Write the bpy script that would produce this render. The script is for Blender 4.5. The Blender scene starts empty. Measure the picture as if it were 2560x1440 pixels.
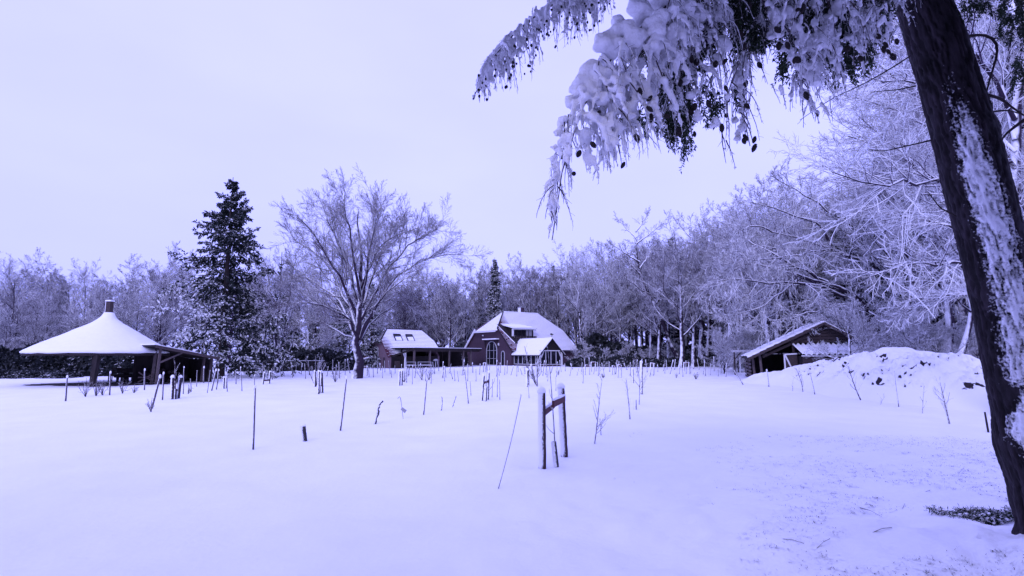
import bpy, bmesh, math, random
import numpy as np
from mathutils import Vector, Matrix
random.seed(4)
RS = np.random.RandomState
# ------------------------------------------------------------------ camera
F = 1300.0; HZ = 885.0; EYE = 1.75            # focal length and horizon row in photo pixels
PITCH = math.atan((HZ - 720) / F)
sc = bpy.context.scene
cam_d = bpy.data.cameras.new('camera'); cam = bpy.data.objects.new('camera', cam_d)
sc.collection.objects.link(cam); sc.camera = cam
cam.location = (0, 0, EYE); cam.rotation_euler = (math.pi / 2 + PITCH, 0, 0)
cam_d.sensor_width = 36; cam_d.lens = 36 * F / 2560; cam_d.clip_start = 0.05; cam_d.clip_end = 3000
# ------------------------------------------------------------------ world: overcast winter sky
world = bpy.data.worlds.new('World'); sc.world = world; world.use_nodes = True
nt = world.node_tree; N = nt.nodes; L = nt.links; N.clear()
SUN_EL, SUN_ROT = math.radians(34), math.radians(196)
SKY_LOW = (6.3, 6.6, 18.0); SKY_MID = (7.0, 7.3, 19.5); SKY_TOP = (7.5, 7.6, 20.0)
wo = N.new('ShaderNodeOutputWorld'); bg = N.new('ShaderNodeBackground'); bg.inputs['Strength'].default_value = 0.1
sky = N.new('ShaderNodeTexSky'); sky.sky_type = 'NISHITA'; sky.sun_disc = False
sky.sun_elevation = SUN_EL; sky.sun_rotation = SUN_ROT
tc = N.new('ShaderNodeTexCoord'); sep = N.new('ShaderNodeSeparateXYZ'); rmp = N.new('ShaderNodeValToRGB')
L.new(tc.outputs['Generated'], sep.inputs[0]); L.new(sep.outputs['Z'], rmp.inputs[0])
e = rmp.color_ramp.elements
e[0].position = 0.0; e[0].color = (*[c / 20 for c in SKY_LOW], 1); e[1].position = 0.9; e[1].color = (*[c / 20 for c in SKY_TOP], 1)
m_ = rmp.color_ramp.elements.new(0.32); m_.color = (*[c / 20 for c in SKY_MID], 1)
ns = N.new('ShaderNodeTexNoise'); ns.inputs['Scale'].default_value = 1.6; ns.inputs['Detail'].default_value = 4
mp = N.new('ShaderNodeMapping'); mp.inputs['Scale'].default_value = (1, 1, 2.6)
L.new(tc.outputs['Generated'], mp.inputs[0]); L.new(mp.outputs[0], ns.inputs['Vector'])
mr = N.new('ShaderNodeMapRange'); mr.inputs[1].default_value = 0.25; mr.inputs[2].default_value = 0.75
mr.inputs[3].default_value = 18.6; mr.inputs[4].default_value = 21.4
L.new(ns.outputs['Fac'], mr.inputs[0])
vm = N.new('ShaderNodeVectorMath'); vm.operation = 'SCALE'; L.new(rmp.outputs[0], vm.inputs[0]); L.new(mr.outputs[0], vm.inputs['Scale'])
mx = N.new('ShaderNodeMix'); mx.data_type = 'RGBA'; mx.inputs[0].default_value = 0.96       # 4 % of clear sky through the cloud
L.new(sky.outputs[0], mx.inputs[6]); L.new(vm.outputs[0], mx.inputs[7]); L.new(mx.outputs[2], bg.inputs[0]); L.new(bg.outputs[0], wo.inputs[0])
# ------------------------------------------------------------------ sun behind cloud
sl = bpy.data.lights.new('sun', 'SUN'); sl.energy = 1.5; sl.angle = math.radians(24); sl.color = (0.74, 0.70, 1.0)
so = bpy.data.objects.new('sun', sl); sc.collection.objects.link(so)
sd = Vector((math.cos(SUN_EL) * math.sin(SUN_ROT), math.cos(SUN_EL) * math.cos(SUN_ROT), math.sin(SUN_EL)))
so.rotation_euler = sd.to_track_quat('Z', 'Y').to_euler()
vs = sc.view_settings; vs.view_transform = 'Standard'; vs.look = 'None'; vs.exposure = 0.0; vs.gamma = 1.0; vs.use_curve_mapping = False
sc.cycles.max_bounces = 5; sc.cycles.diffuse_bounces = 3; sc.cycles.glossy_bounces = 2; sc.cycles.transparent_max_bounces = 4

# ------------------------------------------------------------------ helpers
COL = sc.collection
CP, SP = math.cos(PITCH), math.sin(PITCH)
def ray(px, py):
    u = (px - 1280) / F; v = (720 - py) / F
    return np.array([u, CP - v * SP, SP + v * CP])
def P(px, py, Y):
    d = ray(px, py); return np.array([0, 0, EYE]) + d * (Y / d[1])
def ray_plane(px, py, p0, n):
    d = ray(px, py); o = np.array([0, 0, EYE]); t = np.dot(np.array(p0) - o, n) / np.dot(d, n); return o + d * t
def hash3(ix, iy, iz):
    h = (ix * 374761393 + iy * 668265263 + iz * 2147483647 * 3 + iz * 1274126177) & 0xffffffff
    h = ((h ^ (h >> 13)) * 1274126177) & 0xffffffff
    return ((h ^ (h >> 16)) & 0xffff) / 65535.0
def vnoise(p):
    p = np.asarray(p, float); i = np.floor(p).astype(np.int64); f = p - i; f = f * f * (3 - 2 * f)
    r = 0
    for a in (0, 1):
        wx = f[:, 0] if a else 1 - f[:, 0]
        for b in (0, 1):
            wy = f[:, 1] if b else 1 - f[:, 1]
            for c in (0, 1):
                wz = f[:, 2] if c else 1 - f[:, 2]
                r = r + wx * wy * wz * hash3(i[:, 0] + a, i[:, 1] + b, i[:, 2] + c)
    return r * 2 - 1
def fbm(p, o=4, g=0.5):
    p = np.asarray(p, float); r = 0; a = 1
    for k in range(o):
        r = r + a * vnoise(p * (2 ** k) + 17.3 * k); a *= g
    return r
def nz(x, y): return float(fbm(np.array([[x, y, 0.0]]), 3)[0])

def smooth(x, a, b):
    t = np.clip((x - a) / (b - a), 0, 1); return t * t * (3 - 2 * t)
def ground_h(x, y):
    x = np.asarray(x, float); y = np.asarray(y, float)
    q = np.stack([x, y, x * 0], -1).reshape(-1, 3)
    big = fbm(q / 14.0, 2).reshape(x.shape) * 0.07 * smooth(y, 4, 16)
    sm = fbm(q / 1.7 + 5, 3).reshape(x.shape) * 0.034
    near = np.exp(-((x - 4.7) ** 2 + (y - 4.9) ** 2) / 3.0) * 0.10
    bank = 0.10 * np.exp(-((y - 17 + 0.25 * x) / 3.0) ** 2) * smooth(-x, -6, 0)
    furrow = fbm(np.stack([x * 0.35 + y * 0.25, y * 2.2 - x * 0.5, x * 0], -1).reshape(-1, 3), 2).reshape(x.shape) * 0.008 * smooth(30 - y, 0, 20)
    low = -0.12 * smooth(y, 50, 64) * smooth(-x, 0, 8)
    rough = (.28 + .72 * smooth(x + 1.2, 0, 3.5)) * (1 - smooth(y, 7, 13))
    lump = (fbm(q / .22 + 41, 3).reshape(x.shape) * .032 + np.abs(fbm(q / .6 + 11, 2).reshape(x.shape)) * .050) * rough
    foot = np.exp(-((x - 4.3) ** 2 / .7 + (y - 4.3) ** 2 / .5)); lump = lump + foot * (.04 + .13 * np.abs(fbm(q / .28 + 91, 3)).reshape(x.shape))
    return big + sm + near + bank + low + furrow + lump
def gh(x, y): return float(ground_h(np.array([float(x)]), np.array([float(y)]))[0])
MC = np.array([[14, -0.2], [15.5, 0.35], [18, 1.3], [20, 1.8], [23, 2.05], [27, 1.78], [31, 1.3], [34, 0.45], [36.5, -0.2]])
def mound_h(x, y):
    x = np.asarray(x, float); y = np.asarray(y, float)
    crest = np.interp(y, MC[:, 0], MC[:, 1])
    cx = 17.3 + 0.5 * np.sin(y * 0.5)
    w = np.where(x < cx, 4.2, 4.6)
    prof = np.clip(1 - np.abs((x - cx) / w), 0, 1); prof = prof * prof * (3 - 2 * prof)
    q = np.stack([x, y, x * 0], -1).reshape(-1, 3)
    l = fbm(q / 1.1, 4).reshape(x.shape)
    return crest * prof + l * 0.17 * smooth(prof, 0.1, 0.6) - 0.10
def G(px, py, extra=None):
    """where the ray through a photo pixel meets the ground"""
    d = ray(px, py); o = np.array([0, 0, EYE])
    def sc_(t):
        p = o + d * t[:, None]; h = ground_h(p[:, 0], p[:, 1])
        if extra: h = np.maximum(h, extra(p[:, 0], p[:, 1]))
        k = np.argmax(p[:, 2] <= h) if (p[:, 2] <= h).any() else len(t) - 1; return k, p[k], h[k]
    t = 1.5 * (150 / 1.5) ** np.linspace(0, 1, 260); k, p, h = sc_(t); t2 = np.linspace(t[max(k - 1, 0)], t[k], 24); k, p, h = sc_(t2)
    return np.array([p[0], p[1], h])

def npmesh(name, V, Fq=None, Ft=None, smooth_=True, mats=(), mi=None, attr=None):
    V = np.asarray(V, np.float32).reshape(-1, 3)
    me = bpy.data.meshes.new(name); me.vertices.add(len(V)); me.vertices.foreach_set('co', V.ravel())
    parts = []; starts = []; tot = []; off = 0
    for Fx, n in ((Fq, 4), (Ft, 3)):
        if Fx is None or len(Fx) == 0: continue
        Fx = np.asarray(Fx, np.int32).reshape(-1, n); parts.append(Fx.ravel())
        starts.append(off + np.arange(len(Fx)) * n); tot.append(np.full(len(Fx), n)); off += Fx.size
    li = np.concatenate(parts); st = np.concatenate(starts); to = np.concatenate(tot)
    me.loops.add(len(li)); me.loops.foreach_set('vertex_index', li.astype(np.int32))
    me.polygons.add(len(st)); me.polygons.foreach_set('loop_start', st.astype(np.int32))
    try: me.polygons.foreach_set('loop_total', to.astype(np.int32))
    except Exception: pass
    me.polygons.foreach_set('use_smooth', np.full(len(st), smooth_, bool))
    for m in mats: me.materials.append(m)
    if mi is not None: me.polygons.foreach_set('material_index', np.asarray(mi, np.int32))
    if attr:
        for k, a in attr.items():
            at = me.attributes.new(k, 'FLOAT', 'POINT'); at.data.foreach_set('value', np.asarray(a, np.float32))
    me.update(); me.validate(); return me
def link(name, me, parent=None, loc=None, kind=None):
    o = bpy.data.objects.new(name, me); COL.objects.link(o)
    if parent is not None: o.parent = parent
    if loc is not None: o.location = loc
    if kind: o['kind'] = kind
    return o
def tag(o, label, cat, group=None):
    o['label'] = label; o['category'] = cat
    if group: o['group'] = group
    return o
def thing(name, label, cat, loc=(0, 0, 0), rz=0.0, group=None):
    o = bpy.data.objects.new(name, None); COL.objects.link(o); o.location = [float(v) for v in loc]; o.rotation_euler = (0, 0, rz)
    o.empty_display_size = 0.2
    return tag(o, label, cat, group)
def dup(o, loc=None, rz=None, scale=None, label=None, group=None, parent=None):
    c = o.copy(); COL.objects.link(c)
    if parent is not None: c.parent = parent
    if loc is not None: c.location = [float(v) for v in loc]
    if rz is not None: c.rotation_euler = (0, 0, rz)
    if scale is not None: c.scale = scale
    if label: c['label'] = label
    if group: c['group'] = group
    for ch in [q for q in o.children]: dup(ch, parent=c)
    return c

class MB:
    """collects prisms, boxes and tubes and links them as one mesh object"""
    def __init__(s): s.v = []; s.f = []; s.m = []
    def add(s, vs, fs, mi=0):
        b = len(s.v); s.v += [tuple(float(c) for c in v) for v in vs]; s.f += [[b + i for i in f] for f in fs]; s.m += [mi] * len(fs); return s
    def box(s, x0, x1, y0, y1, z0, z1, mi=0):
        return s.add([(x, y, z) for z in (z0, z1) for y in (y0, y1) for x in (x0, x1)],
              [(0, 2, 3, 1), (4, 5, 7, 6), (0, 1, 5, 4), (2, 6, 7, 3), (0, 4, 6, 2), (1, 3, 7, 5)], mi)
    def bar(s, a, b, w, h, up=(0, 0, 1), mi=0):
        a = Vector(a); b = Vector(b); t = (b - a).normalized(); u = Vector(up); x = t.cross(u)
        if x.length < 1e-3: x = t.cross(Vector((0, 1, 0)))
        x.normalize(); z = x.cross(t).normalized(); vs = []
        for q in (a, b):
            for i, j in ((-1, -1), (1, -1), (1, 1), (-1, 1)): vs.append(q + x * (i * w / 2) + z * (j * h / 2))
        return s.add(vs, [(3, 2, 1, 0), (4, 5, 6, 7), (0, 1, 5, 4), (1, 2, 6, 5), (2, 3, 7, 6), (3, 0, 4, 7)], mi)
    def prism(s, poly, ext, mi=0, side=None):
        n = len(poly); ext = Vector([float(c) for c in ext]); A = [Vector([float(c) for c in p]) for p in poly]; B = [p + ext for p in A]
        s.add(A + B, [list(range(n))[::-1], list(range(n, 2 * n))], mi)
        return s.add(A + B, [(i, (i + 1) % n, n + (i + 1) % n, n + i) for i in range(n)], mi if side is None else side)
    def tube(s, pts, rad, sides=8, mi=0, jit=0.0, cap=True):
        pts = [Vector([float(c) for c in p]) for p in pts]; n = len(pts); vs = []
        if not hasattr(rad, '__len__'): rad = [rad] * n
        for i, p in enumerate(pts):
            t = (pts[min(i + 1, n - 1)] - pts[max(i - 1, 0)]).normalized(); ref = Vector((0, 0, 1)) if abs(t.z) < .9 else Vector((1, 0, 0))
            x = t.cross(ref).normalized(); y = x.cross(t)
            for k in range(sides):
                a = 2 * math.pi * k / sides; r = rad[i] * (1 + random.uniform(-jit, jit)); vs.append(p + x * (math.cos(a) * r) + y * (math.sin(a) * r))
        fs = [(i * sides + k, i * sides + (k + 1) % sides, (i + 1) * sides + (k + 1) % sides, (i + 1) * sides + k) for i in range(n - 1) for k in range(sides)]
        if cap: fs += [list(range(sides))[::-1], list(range((n - 1) * sides, n * sides))]
        return s.add(vs, fs, mi)
    def lathe(s, prof, seg=32, mi=0, c=(0, 0, 0), jit=0):
        vs = []; n = len(prof)
        for k in range(seg):
            a = 2 * math.pi * k / seg; j = 1 + random.uniform(-jit, jit)
            for r, z in prof: vs.append((c[0] + r * j * math.cos(a), c[1] + r * j * math.sin(a), c[2] + z))
        return s.add(vs, [(k * n + i, ((k + 1) % seg) * n + i, ((k + 1) % seg) * n + i + 1, k * n + i + 1) for k in range(seg) for i in range(n - 1)], mi)
    def build(s, name, mats, parent=None, smooth_=False, bevel=0, loc=None):
        me = bpy.data.meshes.new(name); me.from_pydata(s.v, [], s.f)
        mats = mats if isinstance(mats, (list, tuple)) else [mats]
        for m in mats: me.materials.append(m)
        me.polygons.foreach_set('material_index', s.m); me.polygons.foreach_set('use_smooth', [smooth_] * len(s.f)); me.update()
        o = link(name, me, parent, loc)
        if bevel:
            b = o.modifiers.new('bevel', 'BEVEL'); b.width = bevel; b.segments = 2; b.limit_method = 'ANGLE'
        return o
ORD = 'leftmost,second,third,fourth,fifth,sixth,seventh,eighth,ninth,tenth,eleventh,twelfth,thirteenth,fourteenth,fifteenth,sixteenth,seventeenth,eighteenth,nineteenth,twentieth'.split(',')
ORD += ['twenty-' + w_ for w_ in 'first,second,third,fourth,fifth,sixth,seventh,eighth,ninth'.split(',')] + ['thirtieth'] + ['thirty-' + w_ for w_ in 'first,second,third,fourth,fifth,sixth,seventh,eighth,ninth'.split(',')] + ['fortieth']
def relabel_groups():
    """members of a row get their place in it, counted from the left as the camera sees them"""
    byg = {}
    for o in bpy.data.objects:
        if o.parent is None and o.get('group') and o.get('label'): byg.setdefault((o['group'], o['label']), []).append(o)
    for (g, lb), os_ in byg.items():
        if len(os_) < 2 or len(os_) > 40: continue
        os_.sort(key=lambda o: o.location.x / max(o.location.y, .1))
        for i, o in enumerate(os_):
            w = ORD[i] if i == 0 else ('rightmost' if i == len(os_) - 1 else ORD[i] + ' from left,'); o['label'] = w + ' ' + lb
# ------------------------------------------------------------------ materials
def mat(name, col, rough=0.8, noise=0.0, scale=5.0, bump=0.0, bscale=30.0, snow=None, stretch=(1, 1, 1), metallic=0.0, spec=0.3, wind=(-0.35, -0.15, 0.92), attr=None, soft=0.12, snoise=0.35, sscale=9.0, snowcol=(0.86, 0.87, 0.90), tone=None):
    """procedural surface; snow = threshold of dot(normal, wind) above which snow lies on it"""
    m = bpy.data.materials.new(name); m.use_nodes = True; t = m.node_tree; n = t.nodes; l = t.links
    b = n['Principled BSDF']; b.inputs['Roughness'].default_value = rough; b.inputs['Metallic'].default_value = metallic
    b.inputs['Specular IOR Level'].default_value = spec
    tc = n.new('ShaderNodeTexCoord'); mp = n.new('ShaderNodeMapping'); mp.inputs['Scale'].default_value = stretch; l.new(tc.outputs['Object'], mp.inputs[0])
    c = None
    if noise:
        tx = n.new('ShaderNodeTexNoise'); tx.inputs['Scale'].default_value = scale; tx.inputs['Detail'].default_value = 5; l.new(mp.outputs[0], tx.inputs['Vector'])
        r = n.new('ShaderNodeMapRange'); r.inputs[1].default_value = .3; r.inputs[2].default_value = .7; r.inputs[3].default_value = 1 - noise; r.inputs[4].default_value = 1 + noise; l.new(tx.outputs['Fac'], r.inputs[0])
        s = n.new('ShaderNodeVectorMath'); s.operation = 'SCALE'; s.inputs[0].default_value = col; l.new(r.outputs[0], s.inputs['Scale']); c = s.outputs[0]
    if tone:
        ta = n.new('ShaderNodeAttribute'); ta.attribute_name = tone; s2 = n.new('ShaderNodeVectorMath'); s2.operation = 'SCALE'; l.new(c, s2.inputs[0]); l.new(ta.outputs['Fac'], s2.inputs['Scale']); c = s2.outputs[0]
    if snow is not None or attr:
        mxn = n.new('ShaderNodeMix'); mxn.data_type = 'RGBA'
        if c is not None: l.new(c, mxn.inputs[6])
        else: mxn.inputs[6].default_value = (*col, 1)
        mxn.inputs[7].default_value = (*snowcol, 1)
        nx = n.new('ShaderNodeTexNoise'); nx.inputs['Scale'].default_value = sscale; nx.inputs['Detail'].default_value = 4; l.new(tc.outputs['Object'], nx.inputs['Vector'])
        nm = n.new('ShaderNodeMath'); nm.operation = 'MULTIPLY_ADD'; nm.inputs[1].default_value = snoise * 2; nm.inputs[2].default_value = -snoise; l.new(nx.outputs['Fac'], nm.inputs[0])
        val = nm.outputs[0]
        if snow is not None:
            g = n.new('ShaderNodeNewGeometry'); d = n.new('ShaderNodeVectorMath'); d.operation = 'DOT_PRODUCT'; w = Vector(wind).normalized(); d.inputs[1].default_value = w; l.new(g.outputs['Normal'], d.inputs[0])
            a = n.new('ShaderNodeMath'); a.operation = 'ADD'; l.new(d.outputs['Value'], a.inputs[0]); l.new(val, a.inputs[1]); val = a.outputs[0]
        thr = snow if snow is not None else 0.5
        if attr:
            at = n.new('ShaderNodeAttribute'); at.attribute_name = attr
            a = n.new('ShaderNodeMath'); a.operation = 'ADD'; l.new(at.outputs['Fac'], a.inputs[0]); l.new(val, a.inputs[1]); val = a.outputs[0]
        mr = n.new('ShaderNodeMapRange'); mr.inputs[1].default_value = thr - soft; mr.inputs[2].default_value = thr + soft; l.new(val, mr.inputs[0])
        l.new(mr.outputs[0], mxn.inputs[0]); c = mxn.outputs[2]
    if c is not None: l.new(c, b.inputs['Base Color'])
    else: b.inputs['Base Color'].default_value = (*col, 1)
    if bump:
        tx = n.new('ShaderNodeTexNoise'); tx.inputs['Scale'].default_value = bscale; tx.inputs['Detail'].default_value = 6; l.new(mp.outputs[0], tx.inputs['Vector'])
        bp = n.new('ShaderNodeBump'); bp.inputs['Strength'].default_value = bump; bp.inputs['Distance'].default_value = 0.02; l.new(tx.outputs['Fac'], bp.inputs['Height']); l.new(bp.outputs[0], b.inputs['Normal'])
    return m
SNOWC = (0.86, 0.87, 0.90)
M = {
 'ground': mat('snow_ground', SNOWC, .75, .03, .8, .55, 13, spec=.2),
 'snow': mat('snow_lying', SNOWC, .75, .02, 5, .3, 14, spec=.2),
 'snowload': mat('snow_load', (.84, .84, .87), .75, .02, 5, .6, 60, spec=.2),
 'bark': mat('bark', (.030, .022, .022), .9, .4, 6, .5, 12, stretch=(1, 1, .3)),
 'frost_bark': mat('frosted_bark', (.024, .015, .030), .9, .3, 4, snow=.32, sscale=2.2, snoise=.45),
 'frost_twig': mat('frosted_twig', (.030, .015, .046), .9, .3, 1.5, snow=.16, sscale=1.1, snoise=.5, soft=.14),
 'light_twig': mat('rimed_twig', (.033, .017, .050), .9, .3, 1.5, snow=-.02, sscale=1.1, snoise=.45, soft=.14),
 'beech_twig': mat('beech_twig_bark', (.060, .042, .066), .9, .3, 1.5, snow=.28, sscale=.5, snoise=.5, soft=.25),
 'deep_shade': mat('deep_shade_twig', (.022, .012, .036), .9, .3, 1.5, snow=.62, sscale=.6, snoise=.5, soft=.2),  # shade of the deep wood put into the colour: darker bark, less frost
 'dusk_twig': mat('bare_twig', (.070, .046, .080), .9, .3, 1.5, snow=.22, sscale=.7, snoise=.5, soft=.3),
 'conifer': mat('conifer_needles', (.014, .022, .020), .8, .35, 2.0, snow=1.05, attr='snow', sscale=2.5, snoise=.35, soft=.15),
 'ever': mat('evergreen_leaves', (.014, .018, .020), .6, .4, 3.0, snow=.92, sscale=1.3, snoise=.8, soft=.2),
 'brick': mat('red_brick', (.058, .035, .052), .9, .16, 3, .2, 40),
 'brick_dull': mat('dull_pink_brick', (.20, .135, .165), .9, .14, 3, .2, 40),
 'tile': mat('clay_roof_tile', (.085, .026, .034), .8, .35, 2),
 'tile_dark': mat('dark_ridge', (.018, .012, .018), .8, .3, 3),
 'dark': mat('dark_timber_and_shade', (.020, .015, .016), .8, .4, 8, stretch=(1, 1, .3)),
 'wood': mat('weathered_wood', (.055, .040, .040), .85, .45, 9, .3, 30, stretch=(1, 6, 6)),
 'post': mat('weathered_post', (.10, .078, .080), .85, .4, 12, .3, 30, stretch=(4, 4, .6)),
 'stake': mat('chestnut_stake', (.045, .026, .030), .85, .4, 14, .5, 55, stretch=(1, 1, .5), snow=.55, wind=(-.62, -.62, .38), sscale=70, snoise=.55, soft=.08),
 'stake_far': mat('far_stake', (.035, .026, .034), .85, .3, 14, snow=.35, wind=(-.62, -.5, .5), sscale=14, snoise=.45, soft=.1),
 'crossbar': mat('reddish_timber', (.085, .030, .034), .85, .4, 14, .4, 40, snow=.62, wind=(-.1, -.15, 1), sscale=40, snoise=.3, soft=.08),
 'guard': mat('ribbed_guard', (.035, .030, .036), .7, .3, 30, .5, 90, snow=.50, wind=(-.7, -.55, .35), sscale=60, snoise=.8, soft=.08),
 'cane': mat('cane', (.10, .085, .10), .7, .3, 20, snow=.45, wind=(-.75, -.3, .5), sscale=16, snoise=.7, soft=.1),
 'sapling': mat('sapling_bark', (.050, .036, .046), .8, .3, 12, snow=.30, sscale=12, snoise=.5, soft=.15),
 'white': mat('white_paint', (.72, .72, .74), .5, .04, 8),
 'frame': mat('window_frame_paint', (.42, .42, .46), .5, .04, 8),
 'grey': mat('grey_paint', (.30, .30, .33), .6, .1, 8),
 'glass': mat('window_glass', (.012, .012, .018), .08, .3, 1.2, spec=.5),
 'zinc': mat('grey_zinc', (.25, .25, .28), .5, .1, 8, metallic=.3),
 'soil': mat('dark_soil', (.020, .014, .016), .95, .4, 6, .5, 20, attr='snow', sscale=5, snoise=.3, soft=.06),
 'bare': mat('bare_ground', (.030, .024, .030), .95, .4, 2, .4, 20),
 'mound': mat('earth_under_snow', (.028, .020, .024), .9, .4, 8, .45, 16, attr='snow', sscale=9, snoise=.30, soft=.06),
 'fgbark': mat('plated_bark', (.019, .014, .018), .9, .6, 9, 1.0, 28, attr='snow', tone='tone', sscale=44, snoise=.62, soft=.20, stretch=(1, 1, .35)),
 'cone': mat('cone_scales', (.018, .013, .012), .8, .4, 60, snow=1.0, sscale=60, snoise=.2),
 'fgneedle': mat('cypress_fronds', (.016, .030, .012), .6, .4, 9, snow=.9, sscale=30, snoise=.35),
 'fgtwig': mat('snow_twig', (.045, .030, .036), .85, .3, 20, snow=.25, sscale=30, snoise=.6, soft=.15),
 'thatch': mat('thatch_edge', (.035, .026, .026), .95, .4, 20, .5, 60),
 'root': mat('root_bark', (.03, .022, .022), .9, .4, 8, snow=.45, sscale=14, snoise=.7),
 'grass': mat('winter_grass', (.06, .045, .055), .9, .3, 3, snow=.55, sscale=20, snoise=.5),
 'leaf': mat('dead_leaf', (.11, .045, .03), .8, .3, 20, snow=.5, sscale=30, snoise=.5),
}
# ------------------------------------------------------------------ the ground: one snow sheet to the horizon
def build_ground():
    ys = np.concatenate([np.linspace(-40, 0.5, 14)[:-1], 0.5 + 1.2 * (np.exp(np.linspace(0, math.log(75), 300)) - 1) , [110, 150, 220, 350, 600, 1200]])
    t = np.linspace(-1, 1, 341); cols = np.sign(t) * (np.abs(t) ** 1.2)
    Xs = []; 
    for y in ys:
        w = 1.35 * max(y, 2) + 4 if y > 0 else 60; Xs.append(cols * w)
    X = np.array(Xs); Y = np.repeat(ys[:, None], len(cols), 1); Z = ground_h(X, Y)
    n, m = X.shape; V = np.stack([X, Y, Z], -1).reshape(-1, 3)
    i = np.arange(n - 1)[:, None] * m + np.arange(m - 1)[None]; Fq = np.stack([i, i + 1, i + m + 1, i + m], -1).reshape(-1, 4)
    return link('snow_field', npmesh('snow_field', V, Fq, mats=[M['ground']]), kind='structure')
build_ground()
def build_mound():
    xs = np.linspace(12.2, 23, 220); ys = np.linspace(13.5, 37, 240); X, Y = np.meshgrid(xs, ys)
    Z = mound_h(X, Y); q = np.stack([X, Y, X * 0], -1).reshape(-1, 3)
    d = fbm(q * np.array([2.1, 2.1, 1]) + 47, 5, .66).reshape(X.shape)                        # places where the clods break through
    band = smooth(Z, .45, .75) * smooth(1.9 - Z, 0, .25) * smooth(17.3 - X, 0, .6) * smooth(30 - Y, 0, 2) * smooth(Y, 16.5, 19)
    hole = smooth(d, .31, .56) * band
    fine = fbm(q * 5.0 + 3, 3).reshape(X.shape)
    hole = hole * smooth(fine, -.35, .25)
    Z = Z - hole * 0.13 + smooth(d, .0, .26) * (1 - smooth(d, .30, .44)) * band * .13 + smooth(fbm(q * 2.3 + 71, 3).reshape(X.shape), .0, .5) * band * .07
    sn = 1 - hole * 1.5
    n, m = X.shape; V = np.stack([X, Y, Z], -1).reshape(-1, 3)
    i = np.arange(n - 1)[:, None] * m + np.arange(m - 1)[None]; Fq = np.stack([i, i + 1, i + m + 1, i + m], -1).reshape(-1, 4)
    o = link('earth_mound', npmesh('earth_mound', V, Fq, mats=[M['mound']], attr={'snow': sn.ravel()}))
    tag(o, 'long snow covered mound of earth with dark clods showing, in front of the plank shed', 'mound')
build_mound()

# ------------------------------------------------------------------ branch generator (all branches of a level at once)
def norm(v): return v / (np.linalg.norm(v, axis=-1, keepdims=True) + 1e-9)
def children(pts, rad, n, ratio, ang, K, rr, rmin, rs, tmin=.15, trop=(0, 0, .05), wander=.15, shape=None, flat=0.0, lenabs=None, tmax=1.0):
    B, K1, _ = pts.shape; seg = np.linalg.norm(np.diff(pts, axis=1), axis=2); Lp = seg.sum(1)
    pi = np.repeat(np.arange(B), n); t = tmin + (tmax - tmin) * ((np.tile(np.arange(n), B) + rs.rand(B * n)) / n)
    ft = t * (K1 - 1); i0 = np.clip(ft.astype(int), 0, K1 - 2); fr = (ft - i0)[:, None]
    p = pts[pi, i0] * (1 - fr) + pts[pi, i0 + 1] * fr; r0 = rad[pi, i0] * (1 - fr[:, 0]) + rad[pi, i0 + 1] * fr[:, 0]
    tan = norm(pts[pi, i0 + 1] - pts[pi, i0])
    rv = norm(rs.normal(size=(B * n, 3)) * np.array([1, 1, 1 - flat])); perp = norm(rv - (rv * tan).sum(1, keepdims=True) * tan)
    a = np.radians(rs.uniform(ang[0], ang[1], B * n))[:, None]; d = norm(np.cos(a) * tan + np.sin(a) * perp)
    sh = shape(t) if shape else (1.15 - .75 * t)
    ln = (Lp[pi] * ratio if lenabs is None else lenabs) * sh * rs.uniform(.65, 1.25, B * n)
    out = np.zeros((B * n, K + 1, 3)); out[:, 0] = p; w = norm(rs.normal(size=(B * n, 3)))
    for k in range(K):
        d = norm(d + np.array(trop) + wander * rs.normal(size=(B * n, 3)) + 0.3 * wander * w); p = p + d * (ln / K)[:, None]; out[:, k + 1] = p
    rb = np.maximum(np.minimum(r0 * rr, r0 * .9), rmin)
    R = rb[:, None] * (1 - np.linspace(0, .85, K + 1)[None]); return out, np.maximum(R, rmin * .6)
def tubes(levels):
    """levels: list of (pts, rad, sides) -> V, F"""
    Vs, Fs, off = [], [], 0
    for pts, rad, S in levels:
        B, K1, _ = pts.shape; t = np.empty_like(pts); t[:, 1:-1] = pts[:, 2:] - pts[:, :-2]; t[:, 0] = pts[:, 1] - pts[:, 0]; t[:, -1] = pts[:, -1] - pts[:, -2]; t = norm(t)
        md = norm(pts[:, -1] - pts[:, 0]); ref = np.where(np.abs(md[:, 2:3]) > .8, np.array([[1., 0.1, 0]]), np.array([[0, 0, 1.]]))[:, None]
        x = norm(np.cross(t, np.broadcast_to(ref, t.shape))); y = np.cross(x, t)
        a = np.arange(S) * 2 * math.pi / S + .3
        ring = pts[:, :, None] + (x[:, :, None] * np.cos(a)[None, None, :, None] + y[:, :, None] * np.sin(a)[None, None, :, None]) * rad[:, :, None, None]
        Vs.append(ring.reshape(-1, 3))
        b = off + (np.arange(B) * K1 * S)[:, None, None] + (np.arange(K1 - 1) * S)[None, :, None] + np.arange(S)[None, None, :]
        nx = off + (np.arange(B) * K1 * S)[:, None, None] + (np.arange(K1 - 1) * S)[None, :, None] + ((np.arange(S) + 1) % S)[None, None, :]
        Fs.append(np.stack([b, nx, nx + S, b + S], -1).reshape(-1, 4)); off += B * K1 * S
    return np.concatenate(Vs), np.concatenate(Fs)
def tmesh(name, levels, m):
    V, Fq = tubes(levels); return npmesh(name, V, Fq, mats=[m])
def resample(pl, n):
    pl = np.asarray(pl, float); s = np.concatenate([[0], np.cumsum(np.linalg.norm(np.diff(pl, axis=0), axis=1))]); q = np.linspace(0, s[-1], n)
    # smooth (Catmull-like) through linear interpolation then averaging
    o = np.stack([np.interp(q, s, pl[:, k]) for k in range(3)], 1)
    for _ in range(2): o[1:-1] = .25 * o[:-2] + .5 * o[1:-1] + .25 * o[2:]
    return o
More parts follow.
